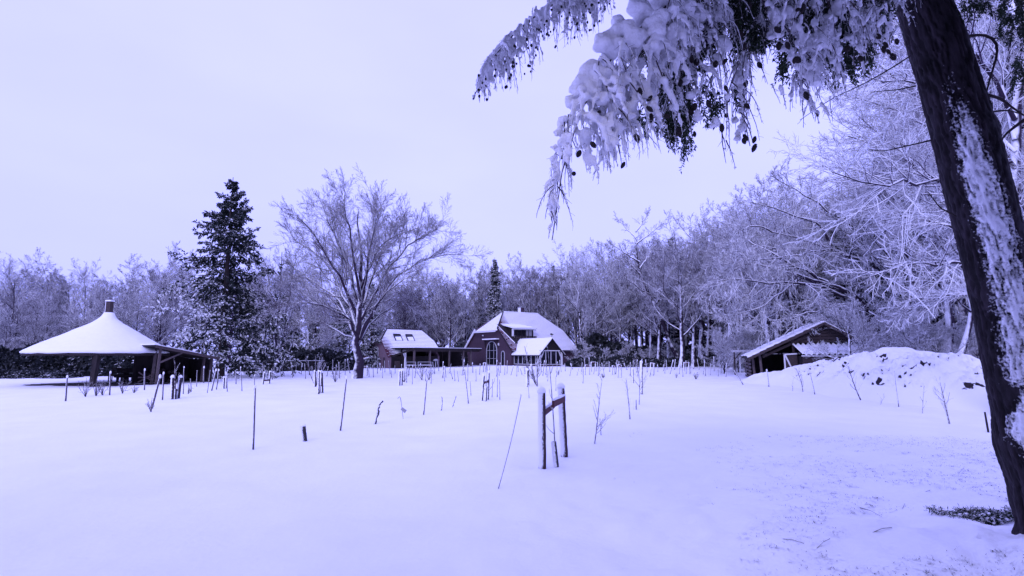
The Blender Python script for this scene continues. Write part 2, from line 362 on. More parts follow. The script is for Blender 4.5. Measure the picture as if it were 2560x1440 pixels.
def trunk_line(H, r0, rs, lean=(0, 0), wob=.05, K=9, top=.02):
    z = np.linspace(0, H, K + 1); o = np.zeros((1, K + 1, 3)); o[0, :, 2] = z - .25 * (z == 0)
    o[0, :, :2] = np.cumsum(rs.normal(size=(K + 1, 2)) * wob * H / K, 0) * (z > 0)[:, None] + np.array(lean) * (z / H)[:, None] ** 1.4
    R = r0 * (1 - z / H) ** .9 * (1 + .35 * np.exp(-z / (H * .03))) + top; return o, R[None]

def broadleaf(seed, H=18., r0=.26, nl=24, nb=9, nt=13, ntt=4, spread=.42, tw=.016, up=.10, tmin=.22, mat_t='frost_twig', wander=.14, ang=(28, 62), lean=(0, 0), limb_ratio=None):
    rs = RS(seed); t0 = trunk_line(H * .80, r0, rs, lean)
    l1 = children(*t0, nl, limb_ratio or spread, ang, 7, .48, .02, rs, tmin=tmin, trop=(0, 0, up), wander=wander, shape=lambda t: 1.12 - .42 * np.abs(t - .40) / .60)
    l2 = children(*l1, nb, .42, (22, 58), 5, .5, tw * 1.2, rs, tmin=.15, trop=(0, 0, .05), wander=wander)
    l3 = children(*l2, nt, .42, (20, 60), 2, .55, tw * .9, rs, tmin=.1, trop=(0, 0, .03), wander=wander * 1.2)
    l4 = children(*l3, ntt, .55, (20, 60), 1, .8, tw * .75, rs, tmin=.2, trop=(0, 0, .02), wander=wander)
    trunk = tmesh('trunk', [(*t0, 8), (*l1, 5)], M['frost_bark'])
    crown = tmesh('crown', [(*l2, 3), (*l3, 3), (*l4, 3)], M[mat_t])
    return trunk, crown

def conifer(seed, H=15.5, R=3.6, r0=.24, whorls=34, per=6, nsub=13, nspr=11, snowfn=None, zmin=.08, droop=-.08, size=.30, prof=None, leanx=0., gap=.0, pads=0):
    rs = RS(seed); t0 = trunk_line(H, r0, rs, lean=(leanx, 0), wob=.01)
    z = []; 
    for i in range(whorls):
        f = zmin + (1 - zmin) * (i / whorls) ** .92 * .985
        for j in range(per): z.append((f + rs.uniform(-.012, .012), rs.uniform(0, 2 * math.pi)))
    z = np.array(z); f = z[:, 0]; az = z[:, 1]; B = len(z)
    prof = prof or (lambda f: (1 - f) ** .85)
    ln = R * prof(f) * rs.uniform(.62, 1.18, B) + .10
    keep = rs.rand(B) > gap; f, az, ln = f[keep], az[keep], ln[keep]; B = len(f)
    K = 6; pts = np.zeros((B, K + 1, 3)); 
    for k in range(3): pts[:, 0, k] = np.interp(f * H, t0[0][0, :, 2], t0[0][0, :, k])
    el = np.interp(f, [0, .5, .85, 1], [-.35, -.05, .45, 1.1]); d = np.stack([np.cos(az) * np.cos(el), np.sin(az) * np.cos(el), np.sin(el)], 1)
    p = pts[:, 0].copy()
    for k in range(K):
        d = norm(d + np.array([0, 0, droop if k < 3 else .10]) + .05 * rs.normal(size=(B, 3))); p = p + d * (ln / K)[:, None]; pts[:, k + 1] = p
    rad = (.012 + .018 * ln / R)[:, None] * (1 - np.linspace(0, .8, K + 1))[None]
    l1 = (pts, rad)
    l2 = children(pts, rad, nsub, .36, (35, 70), 3, .5, .006, rs, tmin=.12, trop=(0, 0, -.14), wander=.08, flat=.75, shape=lambda t: 1.1 - .7 * t)
    trunk = tmesh('trunk', [(*t0, 7), (pts, rad, 3)], M['bark'])
    if pads == 0: pass
    # needle sprays: narrow leaf clumps hung along every twig
    q = l2[0]; Bq = len(q); n = nspr; pi = np.repeat(np.arange(Bq), n); t = rs.rand(Bq * n) * 3; i0 = np.clip(t.astype(int), 0, 2); fr = (t - i0)[:, None]
    c = q[pi, i0] * (1 - fr) + q[pi, i0 + 1] * fr; tan = norm(q[pi, i0 + 1] - q[pi, i0])
    dd = norm(tan * .8 + rs.normal(size=c.shape) * .55 + np.array([0, 0, -.38])); sd_ = norm(np.cross(dd, rs.normal(size=c.shape)))
    s = (size * rs.uniform(.55, 1.2, len(c)) * np.clip(.40 + 3.2 * (H - c[:, 2]) / H, .4, 1))[:, None]
    V = np.stack([c - sd_ * .01, c + dd * s * .45 + sd_ * s * .17, c + dd * s, c + dd * s * .45 - sd_ * s * .17], 1)
    # bend: second leaf crossing the first
    up = norm(np.cross(dd, sd_)); V2 = np.stack([c - up * .01, c + dd * s * .4 + up * s * .14, c + dd * s * .85, c + dd * s * .4 - up * s * .14], 1)
    V = np.concatenate([V, V2]).reshape(-1, 3); Fq = np.arange(len(V)).reshape(-1, 4)
    sn = snowfn(V) if snowfn is not None else np.full(len(V), .3)
    crown = npmesh('crown', V, Fq, smooth_=False, mats=[M['conifer']], attr={'snow': sn})
    if pads:
        cc = np.concatenate([l2[0][:, 2], l2[0][:, 3], l2[0][:, 1], pts[:, 5], pts[:, 6]]); pr = snowfn(cc); cc = cc[rs.rand(len(cc)) < np.clip(pr - .25, 0, 1) * pads]
        iv = np.array([[1, 0, 0], [-1, 0, 0], [0, 1, 0], [0, -1, 0], [0, 0, 1], [0, 0, -1.]]); itf = np.array([[0, 2, 4], [2, 1, 4], [1, 3, 4], [3, 0, 4], [2, 0, 5], [1, 2, 5], [3, 1, 5], [0, 3, 5]])
        r_ = rs.uniform(.06, .13, len(cc)); V = cc[:, None] + [0, 0, .05] + iv[None] * r_[:, None, None] * np.array([1, 1, .5]) * rs.uniform(.7, 1.3, (len(cc), 1, 3)); V = V + rs.normal(size=V.shape) * .012
        return trunk, crown, npmesh('snow_load', V.reshape(-1, 3), Ft=(itf[None] + (np.arange(len(cc)) * len(iv))[:, None, None]).reshape(-1, 3), mats=[M['snow']])
    # flat leaf faces point either way, so turn them upward: the snow lies on their upper side
    return trunk, crown

def leafmass(name, seed, n, size, fn, m, snow=.3):
    """n leaf-sized faces spread by fn(rs, n) -> centres"""
    rs = RS(seed); c = fn(rs, n); dd = norm(rs.normal(size=(n, 3)) + np.array([0, 0, .1])); sd_ = norm(np.cross(dd, rs.normal(size=(n, 3)))); s = (size * rs.uniform(.5, 1.3, n))[:, None]
    V = np.stack([c - dd * s * .5, c + sd_ * s * .3, c + dd * s * .5, c - sd_ * s * .3], 1).reshape(-1, 3)
    return npmesh(name, V, np.arange(len(V)).reshape(-1, 4), smooth_=False, mats=[m], attr={'snow': np.full(len(V), snow)})

def put_tree(meshes, label, cat, loc, rz=0, s=(1, 1, 1), group=None, name='bare_tree', names=('trunk', 'crown')):
    o = thing(name, label, cat, loc, rz, group); o.scale = s
    for nm, me in zip(names, meshes): link(nm, me, o, kind='stuff' if nm in ('snow_load', 'crown', 'twigs', 'leaves') else None)
    return o

# ------------------------------------------------------------------ wood edge: prototypes and placement
TOPX = [0, 60, 120, 170, 230, 300, 350, 400, 450, 560, 660, 720, 800, 1000, 1040, 1090, 1150, 1200, 1280, 1320, 1380, 1430, 1480, 1520, 1560, 1600, 1650, 1690, 1740, 1800, 1850, 1900, 1960, 2050, 2130, 2200, 2300, 2400, 2560]
TOPY = [690, 665, 680, 690, 685, 680, 670, 635, 640, 650, 630, 640, 700, 690, 690, 675, 690, 680, 670, 650, 660, 635, 650, 645, 610, 610, 590, 572, 600, 555, 520, 500, 490, 470, 450, 430, 380, 300, 200]
PROTO = [broadleaf(11 + i, nl=[22, 26, 20, 24, 28][i], spread=[.40, .34, .46, .38, .30][i], up=[.08, .14, .05, .10, .18][i], tmin=[.25, .2, .3, .18, .25][i], mat_t=['frost_twig', 'frost_twig', 'light_twig', 'frost_twig', 'dusk_twig'][i]) for i in range(5)]
BUSHY = [broadleaf(31 + i, H=6., r0=.09, nl=22, nb=8, nt=12, ntt=3, spread=.62, tw=.012, up=.02, tmin=.06, mat_t='light_twig', ang=(35, 75), wander=.2) for i in range(2)]
CPROTO = [conifer(51 + i, H=18., R=3.0, whorls=24, per=5, nsub=9, nspr=7, size=.5, snowfn=lambda V: np.full(len(V), .62)) for i in range(2)]
ALLTREES = []
def wood(x0, x1, n, ya, yb, label, group, seed, hs=(.86, 1.04), kinds=(0, 1, 2, 3, 4), cap=None):
    rs = RS(seed)
    for i in range(n):
        px = x0 + (x1 - x0) * (i + rs.uniform(.1, .9)) / n; Y = rs.uniform(ya, yb); X = (px - 1280) / F * Y
        top = np.interp(px, TOPX, TOPY); H = (EYE + (HZ - top) * Y / F * 1.0) * rs.uniform(*hs)
        if cap: H = min(H, cap)
        k = kinds[rs.randint(len(kinds))]; s = H / 15.9; w = .95 * s * rs.uniform(.85, 1.2)
        put_tree(PROTO[k], label, 'tree', (X, Y, gh(X, Y) - .1), rs.uniform(0, 6.28), (w, w, s), group)
wood(-60, 470, 15, 58, 72, 'frosted bare tree in the wood behind the round pavilion', 'trees of the wood behind the pavilion', 1)
wood(-80, 430, 11, 48, 56, 'low frosted tree at the wood edge left of the dark spruce', 'front trees of the wood behind the pavilion', 2, (.55, .8), kinds=(2, 2, 3))
wood(620, 880, 7, 64, 80, 'frosted bare tree in the wood behind the big beech', 'trees of the wood behind the beech', 3, (.75, .97))
wood(880, 1290, 14, 94, 112, 'frosted bare tree in the wood behind the small barn and carport', 'trees of the wood behind the carport', 4, (.88, 1.03))
wood(1290, 1560, 11, 98, 112, 'frosted bare tree in the wood behind the brick farmhouse', 'trees of the wood behind the farmhouse', 5, (.9, 1.03))
wood(1430, 1640, 8, 84, 96, 'frosted bare tree right of the farmhouse at the wood edge', 'trees right of the farmhouse', 6, (.75, .98))
wood(1620, 1840, 11, 68, 88, 'frosted bare tree between the farmhouse and the plank shed', 'trees between farmhouse and shed', 7, (.85, 1.02))
wood(1800, 2120, 10, 50, 64, 'frosted bare tree in the wood behind the plank shed', 'trees of the wood behind the shed', 8, (.85, 1.0))
wood(2200, 2620, 12, 34, 50, 'frosted bare tree in the wood behind the snow mound', 'trees of the wood behind the mound', 9, (.85, 1.05))
for i_, (px_, Y_, H_, k_) in enumerate([(2310, 37, 19, 2), (2400, 35, 25, 0), (2470, 22, 21, 2), (2545, 20, 21, 0), (2620, 24, 22, 2), (2440, 31, 22, 1), (2370, 33, 19, 2)]):
    X_ = (px_ - 1280) / F * Y_; s_ = H_ / 15.9; put_tree(PROTO[k_], 'tall frosted tree close behind the leaning trunk', 'tree', (X_, Y_, gh(X_, Y_) - .1), i_ * 1.7, (s_ * .8, s_ * .8, s_), 'tall trees behind the leaning trunk')
# dark evergreens standing in the wood
for (px, Y, top, w, lb) in [(790, 60, 745, 1.5, 'dark evergreen low behind the leaning tree left of the beech'), (850, 62, 720, 1.5, 'dark evergreen directly behind the beech trunk'),
                         (740, 66, 760, 1.5, 'dark evergreen behind the cluster of pale stems'), (930, 72, 700, 1.2, 'dark evergreen rising behind the left gable of the small barn'),
                         (1690, 88, 580, 1.25, 'broad dark pine top rising above the wood between farmhouse and shed'), (1385, 112, 655, .9, 'dark pine top above the farmhouse chimney'),
                         (1200, 104, 668, .5, 'thin dark fir left of the slender snowy spruce'), (2240, 40, 330, 1.25, 'dark fir behind the frosted twigs above the mound'),
                         (2350, 38, 150, 1.3, 'dark fir just left of the leaning trunk, in the wood'), (2120, 52, 500, 1.0, 'dark fir behind the snow topped limbs above the shed'),
                         (150, 74, 690, .9, 'dark pine top above the left end of the wood'), (620, 70, 700, 1.3, 'dark evergreen half hidden behind the big spruce')]:
    X = (px - 1280) / F * Y; H = EYE + (HZ - top) * Y / F
    put_tree(CPROTO[int(px) % 2], lb, 'tree', (X, Y, gh(X, Y) - .1), px, (w * H / 18, w * H / 18, H / 18), None, name='evergreen_tree')
# deeper rows of the wood: one mass
def scatter_mass(name, pts, objs, seed, shrink=None):
    me = bpy.data.meshes.new(name); me.from_pydata([tuple(p[:3]) for p in pts], [], [])
    a = me.attributes.new('hs', 'FLOAT', 'POINT'); a.data.foreach_set('value', [float(p[3]) for p in pts])
    o = link(name, me, kind='stuff')
    g = bpy.data.node_groups.new(name, 'GeometryNodeTree'); g.interface.new_socket('Geometry', in_out='INPUT', socket_type='NodeSocketGeometry'); g.interface.new_socket('Geometry', in_out='OUTPUT', socket_type='NodeSocketGeometry')
    n = g.nodes; l = g.links; gi = n.new('NodeGroupInput'); go = n.new('NodeGroupOutput'); smt = n.new('GeometryNodeSetMaterial'); smt.inputs['Material'].default_value = M['deep_shade']; j = n.new('GeometryNodeJoinGeometry')
    at = n.new('GeometryNodeInputNamedAttribute'); at.data_type = 'FLOAT'; at.inputs['Name'].default_value = 'hs'
    for q, grp in enumerate(objs):
        ri = n.new('FunctionNodeRandomValue'); ri.data_type = 'INT'; ri.inputs[4].default_value = 0; ri.inputs[5].default_value = len(objs) - 1; ri.inputs['Seed'].default_value = seed
        cmp_ = n.new('FunctionNodeCompare'); cmp_.data_type = 'INT'; cmp_.operation = 'EQUAL'; l.new(ri.outputs[2], cmp_.inputs[2]); cmp_.inputs[3].default_value = q
        rr = n.new('FunctionNodeRandomValue'); rr.data_type = 'FLOAT_VECTOR'; rr.inputs[0].default_value = (0, 0, 0); rr.inputs[1].default_value = (0, 0, 6.28); rr.inputs['Seed'].default_value = seed + 7
        sx_ = n.new('ShaderNodeMath'); sx_.operation = 'MULTIPLY'; l.new(at.outputs['Attribute'], sx_.inputs[0]); sx_.inputs[1].default_value = shrink[q] if shrink else 1
        for ob in grp:
            oi = n.new('GeometryNodeObjectInfo'); oi.inputs['Object'].default_value = ob; oi.transform_space = 'ORIGINAL'
            ip = n.new('GeometryNodeInstanceOnPoints'); l.new(gi.outputs[0], ip.inputs['Points']); l.new(cmp_.outputs[0], ip.inputs['Selection']); l.new(oi.outputs['Geometry'], ip.inputs['Instance'])
            l.new(rr.outputs[0], ip.inputs['Rotation']); l.new(sx_.outputs[0], ip.inputs['Scale']); l.new(ip.outputs[0], j.inputs[0])
    l.new(j.outputs[0], smt.inputs[0]); l.new(smt.outputs[0], go.inputs[0]); md = o.modifiers.new('scatter', 'NODES'); md.node_group = g; return o
def proto_objs(k, src):
    out = []
    for o in bpy.data.objects:
        if o.type == 'MESH' and o.data in src[k] and o.parent is not None: 
            if o.data.name not in [q.data.name for q in out]: out.append(o)
    return out
OB = [proto_objs(k, PROTO) for k in range(4)] + [proto_objs(k, CPROTO) for k in range(2)]
rs = RS(77); mp_ = []
for x0, x1, n, ya, yb, hs in [(-200, 620, 46, 74, 115, .82), (600, 1050, 26, 84, 125, .80), (1000, 1640, 50, 114, 160, .86), (1600, 1900, 34, 90, 130, .87), (1850, 2200, 40, 62, 100, .88), (2100, 2800, 56, 46, 90, .84)]:
    for i in range(n):
        px = rs.uniform(x0, x1); Y = rs.uniform(ya, yb); top = np.interp(px, TOPX, TOPY); H = (EYE + (HZ - top) * Y / F) * hs * rs.uniform(.8, 1.05)
        X = (px - 1280) / F * Y; mp_.append((X, Y, gh(X, Y) - .1, H / 16.6))
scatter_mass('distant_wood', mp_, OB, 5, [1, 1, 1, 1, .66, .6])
mb_ = []
rs = RS(78)
for i in range(44):
    mb_.append((rs.uniform(-34, 30), rs.uniform(-26, -8), -.1, rs.uniform(.75, 1.0)))
scatter_mass('unseen_shade_wood', mb_, OB[4:], 9)  # unseen conifers behind the camera, added to dim the camera-facing snow
# undergrowth along the foot of the wood (frosted scrub)
BUSH_M = []
for i, b in enumerate(BUSHY): BUSH_M.append(b)
def scrub(px, Y, h, label, group, k, rz):
    X = (px - 1280) / F * Y; s = h / 6.
    put_tree(BUSH_M[k], label, 'shrub', (X, Y, gh(X, Y) - .05), rz, (s * 1.25, s * 1.25, s), group, name='frosted_shrub', names=('stems', 'twigs'))
rs = RS(12)
for i in range(13): scrub(1440 + i * 32 + rs.uniform(-8, 8), rs.uniform(74, 82), rs.uniform(2.2, 4.2), 'frosted shrub at the foot of the wood right of the farmhouse', 'shrubs along the wood right of the farmhouse', i % 2, rs.uniform(0, 6))
for i in range(9): scrub(1800 + i * 12 + rs.uniform(-8, 8), rs.uniform(46, 56), rs.uniform(3., 6.), 'tall frosted shrub behind the open bay of the plank shed', 'shrubs behind the shed', i % 2, rs.uniform(0, 6))
for i in range(9): scrub(2120 + i * 45 + rs.uniform(-12, 12), rs.uniform(29, 33), rs.uniform(2.5, 5.), 'frosted shrub on the far side of the snow mound', 'shrubs behind the mound', i % 2, rs.uniform(0, 6))
for i in range(6): scrub(640 + i * 36 + rs.uniform(-12, 12), rs.uniform(58, 64), rs.uniform(2.5, 5.), 'frosted shrub in the dark gap between spruce and barn', 'shrubs behind the beech', i % 2, rs.uniform(0, 6))
for i in range(8): scrub(-20 + i * 52 + rs.uniform(-12, 12), rs.uniform(46, 52), rs.uniform(3.5, 6.5), 'tall frosted shrub at the wood edge behind the pavilion roof', 'shrubs behind the pavilion', i % 2, rs.uniform(0, 6))
# dark evergreen undergrowth: rounded leafy bushes
def dome(rx, rz_):
    def f(rs, n):
        d = norm(rs.normal(size=(n, 3))); d[:, 2] = np.abs(d[:, 2]); r = rs.uniform(.55, 1.0, n) ** .6
        r = r * (1 + .22 * vnoise(d * 2.6 + 3) + .12 * vnoise(d * 6)); return d * r[:, None] * np.array([rx, rx, rz_])
    return f
EV = [leafmass('leaves', 91 + i, 9000, .17, dome(1.0, 1.0), M['ever']) for i in range(2)]
STEM = MB()
for i in range(7):
    a = i * .9; STEM.tube([(0, 0, -.1), (.3 * math.cos(a), .3 * math.sin(a), .4), (.6 * math.cos(a), .6 * math.sin(a), .8)], [.05, .03, .012], 4)
_so = STEM.build('stems', M['bark']); STEM_ME = _so.data; bpy.data.objects.remove(_so)
def evergreen_bush(px, Y, w, h, label, group, k=0, dz=0):
    X = (px - 1280) / F * Y; put_tree((STEM_ME, EV[k]), label, 'bush', (X, Y, gh(X, Y) - .05 + dz), px * .7, (w, w, h), group, name='evergreen_bush', names=('stems', 'leaves'))
rs = RS(13)
for i in range(16): evergreen_bush(-40 + i * 27 + rs.uniform(-6, 6), rs.uniform(41.5, 47), rs.uniform(1.3, 2.0), rs.uniform(1.5, 2.6), 'dark evergreen bush with snow in the hedge row behind the pavilion', 'evergreen bushes behind the pavilion', i % 2)
for i in range(7): evergreen_bush(10 + i * 26, 38.5 + rs.uniform(-.5, 1), rs.uniform(.9, 1.4), rs.uniform(.4, .7), 'low snow covered bush at the left edge of the field', 'low bushes at the left edge', i % 2)
for i in range(9): evergreen_bush(640 + i * 24, rs.uniform(56, 60), rs.uniform(1.6, 2.4), rs.uniform(2.0, 3.4), 'dark evergreen bush in the shade between spruce and small barn', 'evergreen bushes behind the beech', i % 2)
for i in range(17): evergreen_bush(1440 + i * 23 + rs.uniform(-5, 5), rs.uniform(72, 76), rs.uniform(1.1, 1.8), rs.uniform(1.1, 1.9), 'rounded evergreen bush with snow right of the farmhouse', 'evergreen bushes right of the farmhouse', i % 2)
for i in range(9): evergreen_bush(1490 + i * 55, rs.uniform(84, 90), rs.uniform(3., 4.), rs.uniform(3., 5.), 'big dark evergreen bush inside the wood right of the farmhouse', 'undergrowth inside the wood', i % 2)
for i in range(10): evergreen_bush(2100 + i * 48, rs.uniform(36, 42), rs.uniform(2, 2.8), rs.uniform(2, 3.6), 'dark evergreen bush in the shade behind the mound', 'evergreen bushes behind the mound', i % 2)
for i in range(6): evergreen_bush(930 + i * 60, rs.uniform(90, 96), 4, rs.uniform(3, 4), 'dark evergreen bush in the wood behind the barn', 'undergrowth behind the barn', i % 2)

# ------------------------------------------------------------------ the big spruce
def snow_spruce(V):
    lowleft = smooth(-V[:, 0] - .3 * V[:, 1] + 1.5, 0, 3.5) * smooth(9.5 - V[:, 2], 0, 5) + .45 * smooth(7 - V[:, 2], 0, 5)
    r = np.hypot(V[:, 0], V[:, 1]); out = smooth(r / (3.9 * (1 - V[:, 2] / 16.5) + .3), .55, .95)
    return .24 + .66 * lowleft * out + .16 * out
b = G(548, 942)
SPR = conifer(5, H=15.9, R=7.7, prof=lambda f: (1 - f) ** 1.0, r0=.27, whorls=27, per=6, nsub=17, nspr=12, snowfn=snow_spruce, zmin=.10, size=.30, droop=-.11, gap=.06, pads=.7)
put_tree(SPR, 'tall dark spruce with snow on its lower boughs beside the open log shed', 'tree', (b[0], b[1], b[2] - .1), 0, name='spruce_tree', names=('trunk', 'crown', 'snow_load'))
# slender snow laden spruce above the carport
Y = 91; X = (1237 - 1280) / F * Y
put_tree(conifer(8, H=18.8, R=2.3, whorls=30, per=6, nsub=8, nspr=8, size=.5, snowfn=lambda V: np.full(len(V), .5), prof=lambda f: (1 - f) ** .75, droop=-.2), 'slender spruce heaped with snow above the carport roof', 'tree', (X, Y, 0), 0, (1, 1, 1), name='spruce_tree')

# ------------------------------------------------------------------ trees with hand-laid limbs
def limb_tree(name, label, Yc, base_px, limbs, seed, l2shape=None, loaded=False, tw=.011, nb=10, nt=9, ntt=5, twmat='frost_twig', up=.05, wander=.12, l2ratio=.34, l3ratio=.42, ang2=(22, 55), trunk_r=None, S3=3, extra=None, cat='tree', zb=None):
    """limbs: list of (list of (px, py, dY), r0, r1, tmin)"""
    rs = RS(seed); bx = G(*base_px) if zb is None else np.array([(base_px[0] - 1280) / F * Yc, Yc, zb])
    Yc = bx[1]; lv = []; K = 10; pts = []; rad = []
    for pl, r0, r1, tm in limbs:
        w = np.array([P(a, b_, Yc + c) for a, b_, c in pl]) - bx; w = resample(w, K + 1)
        w[1:-1] += rs.normal(size=(K - 1, 3)) * np.linalg.norm(w[-1] - w[0]) * .008
        pts.append(w); rad.append(np.interp(np.linspace(0, 1, K + 1), [0, 1], [r0, r1]))
    pts = np.array(pts); rad = np.array(rad)
    rad[0] *= 1 + .45 * np.exp(-np.linspace(0, 1, K + 1) * 12)
    L1 = (pts[1:], rad[1:])
    l2 = children(*L1, nb, l2ratio, ang2, 6, .55, tw * 1.3, rs, tmin=.25, trop=(0, 0, up), wander=wander, shape=l2shape)
    l3 = children(*l2, nt, l3ratio, (20, 55), 4, .6, tw, rs, tmin=.12, trop=(0, 0, up * .7), wander=wander)
    tp = children(*L1, 5, .20, (10, 50), 5, .7, tw * 1.3, rs, tmin=.72, trop=(0, 0, up), wander=wander, shape=lambda t: 1.0)
    tq = children(*tp, nt, l3ratio, (20, 55), 3, .6, tw, rs, tmin=.12, trop=(0, 0, up * .7), wander=wander)
    l4 = children(*l3, int(ntt * 1.5), .5, (20, 60), 1, .8, tw * .8, rs, tmin=.15, trop=(0, 0, up * .5), wander=wander); t4 = children(*tq, ntt, .5, (20, 60), 1, .8, tw * .8, rs, tmin=.15, trop=(0, 0, up * .5), wander=wander)
    tr = tmesh('trunk', [(pts[:1], rad[:1], 12)], M['frost_bark']); lm = tmesh('limbs', [(*L1, 7)], M['frost_bark'])
    cr = tmesh('crown', [(*l2, 4), (*l3, 3), (*l4, 3), (*tp, 3), (*tq, 3), (*t4, 3)], M[twmat])
    o = put_tree((tr, lm, cr), label, cat, bx, 0, name=name, names=('trunk', 'limbs', 'crown'))
    if loaded:
        up_ = np.array([-.25, -.1, .97])
        def over(lv, k, S): return (lv[0] + up_ * (lv[1] * k)[:, :, None], np.maximum(lv[1] * .78, .010), S)
        l2s = (l2[0], l2[1]); link('limb_snow', tmesh('limb_snow', [over(L1, .62, 6), over(l2s, .9, 4), over((l3[0][::2], l3[1][::2]), 1.0, 3)], M['snow']), o)
    return o
BE = [([(892, 948, 0), (893, 880, 0), (898, 800, 0), (905, 740, 0), (903, 650, 0), (897, 560, 0), (896, 500, .3)], .31, .03, .3),
 ([(893, 870, 0), (880, 815, 0), (868, 770, .4), (840, 740, 1), (780, 700, 2), (730, 670, 2.6)], .13, .02, .2),
 ([(893, 872, 0), (889, 800, -.5), (860, 790, -1), (800, 760, -2), (740, 750, -2.6), (690, 770, -3)], .12, .02, .2),
 ([(895, 830, 0), (860, 730, 1), (820, 660, 2), (770, 610, 2.5), (725, 570, 3)], .13, .02, .2),
 ([(896, 800, 0), (850, 690, -1), (800, 600, -1.8), (760, 530, -2.2), (750, 525, -2.4)], .13, .02, .2),
 ([(900, 780, 0), (870, 650, .5), (835, 560, 1), (800, 490, 1.2), (800, 478, 1.2)], .13, .02, .2),
 ([(903, 760, 0), (880, 600, -1), (860, 500, -1.6), (862, 462, -2)], .12, .02, .2),
 ([(905, 740, 0), (925, 620, 1), (935, 520, 1.6), (938, 470, 2)], .12, .02, .2),
 ([(905, 770, 0), (945, 640, 1), (975, 560, 2), (1000, 525, 2.2)], .12, .02, .2),
 ([(903, 800, 0), (955, 690, -1), (1000, 620, -1.5), (1050, 560, -2), (1095, 550, -2.4)], .12, .02, .2),
 ([(902, 840, 0), (950, 740, .3), (1010, 670, .6), (1080, 630, .8), (1148, 628, 1)], .13, .015, .2),
 ([(900, 850, 0), (920, 790, -1), (950, 745, -2), (1000, 700, -2.4), (1060, 690, -3)], .11, .015, .2),
 ([(905, 790, 0), (960, 745, 1.4), (1010, 750, 2), (1050, 790, 2.4)], .07, .01, .2),
 ([(893, 850, 0), (850, 830, 1), (800, 800, 2), (740, 810, 3)], .08, .01, .2),
 ([(895, 845, 0), (850, 760, 2), (790, 720, 3), (720, 710, 3.6), (690, 720, 4)], .08, .015, .2), ([(896, 860, 0), (930, 800, 1.5), (985, 760, 2.5), (1040, 735, 3)], .08, .015, .2), ([(903, 720, 0), (950, 600, -2), (1010, 560, -3), (1050, 545, -3.4)], .08, .015, .2),
 ([(898, 760, 0), (870, 640, 2.5), (850, 580, 3.5), (830, 520, 4)], .10, .015, .2),
 ([(900, 770, 0), (920, 640, -2.5), (930, 560, -3.4), (950, 500, -4)], .10, .015, .2)]
BE = [([(x_, y_ + (22 if y_ < 600 else 8 if y_ < 660 else 0), z_) for x_, y_, z_ in p_], a_, b_, c_) for p_, a_, b_, c_ in BE]
limb_tree('beech_tree', 'large bare beech with spreading frosted crown, standing alone left of the small barn', 38, (892, 946), BE, 3, l2shape=lambda t: .95 - .30 * t, tw=.0105, nb=17, nt=13, ntt=6, up=.07, l2ratio=.40, twmat='beech_twig')
WH = [([(692, 932, 0), (690, 860, 0), (695, 780, 0), (700, 700, 0), (705, 630, 0)], .16, .03, .3),
 ([(694, 925, 0), (705, 840, .6), (735, 760, 1.5), (765, 700, 2), (780, 660, 2.4)], .11, .02, .2),
 ([(694, 920, 0), (712, 820, -1), (722, 730, -1.5), (738, 650, -2), (740, 620, -2)], .11, .02, .2),
 ([(692, 880, 0), (680, 800, 1), (672, 720, 2), (670, 660, 2)], .09, .02, .2),
 ([(697, 760, 0), (730, 700, 0), (760, 680, -1), (800, 700, -1)], .06, .01, .2),
 ([(696, 800, 0), (720, 770, -1), (770, 760, -2), (800, 790, -3)], .06, .01, .2)]
limb_tree('frosted_tree', 'white rimed tree with several stems between the spruce and the big beech', 50, (692, 932), WH, 9, tw=.017, nb=13, nt=10, ntt=4, twmat='light_twig', up=.02, wander=.16)
LE = [([(765, 925, 0), (770, 895, 0), (790, 875, 0)], .22, .10, .3), ([(787, 878, 0), (765, 850, .3), (750, 820, .6), (740, 790, 1)], .09, .02, .2), ([(787, 878, 0), (800, 840, -.5), (815, 800, -.8), (810, 770, -1)], .09, .02, .2), ([(787, 878, 0), (820, 850, .5), (850, 830, .8)], .07, .02, .2)]
limb_tree('frosted_tree', 'small leaning tree with snowy trunk just left of the beech', 48, (765, 926), LE, 10, tw=.014, nb=9, nt=9, ntt=4, twmat='light_twig', wander=.2)
LE = [([(700, 930, 0), (712, 900, 0), (722, 880, 0)], .12, .06, .3), ([(722, 880, 0), (705, 850, 0), (700, 825, 0)], .06, .02, .2), ([(722, 880, 0), (735, 850, 0), (735, 820, 0)], .06, .02, .2)]
limb_tree('frosted_tree', 'thin forked tree with white trunk left of the small leaning tree', 46, (706, 929), LE, 12, tw=.012, nb=8, nt=7, ntt=3, twmat='light_twig', wander=.2)
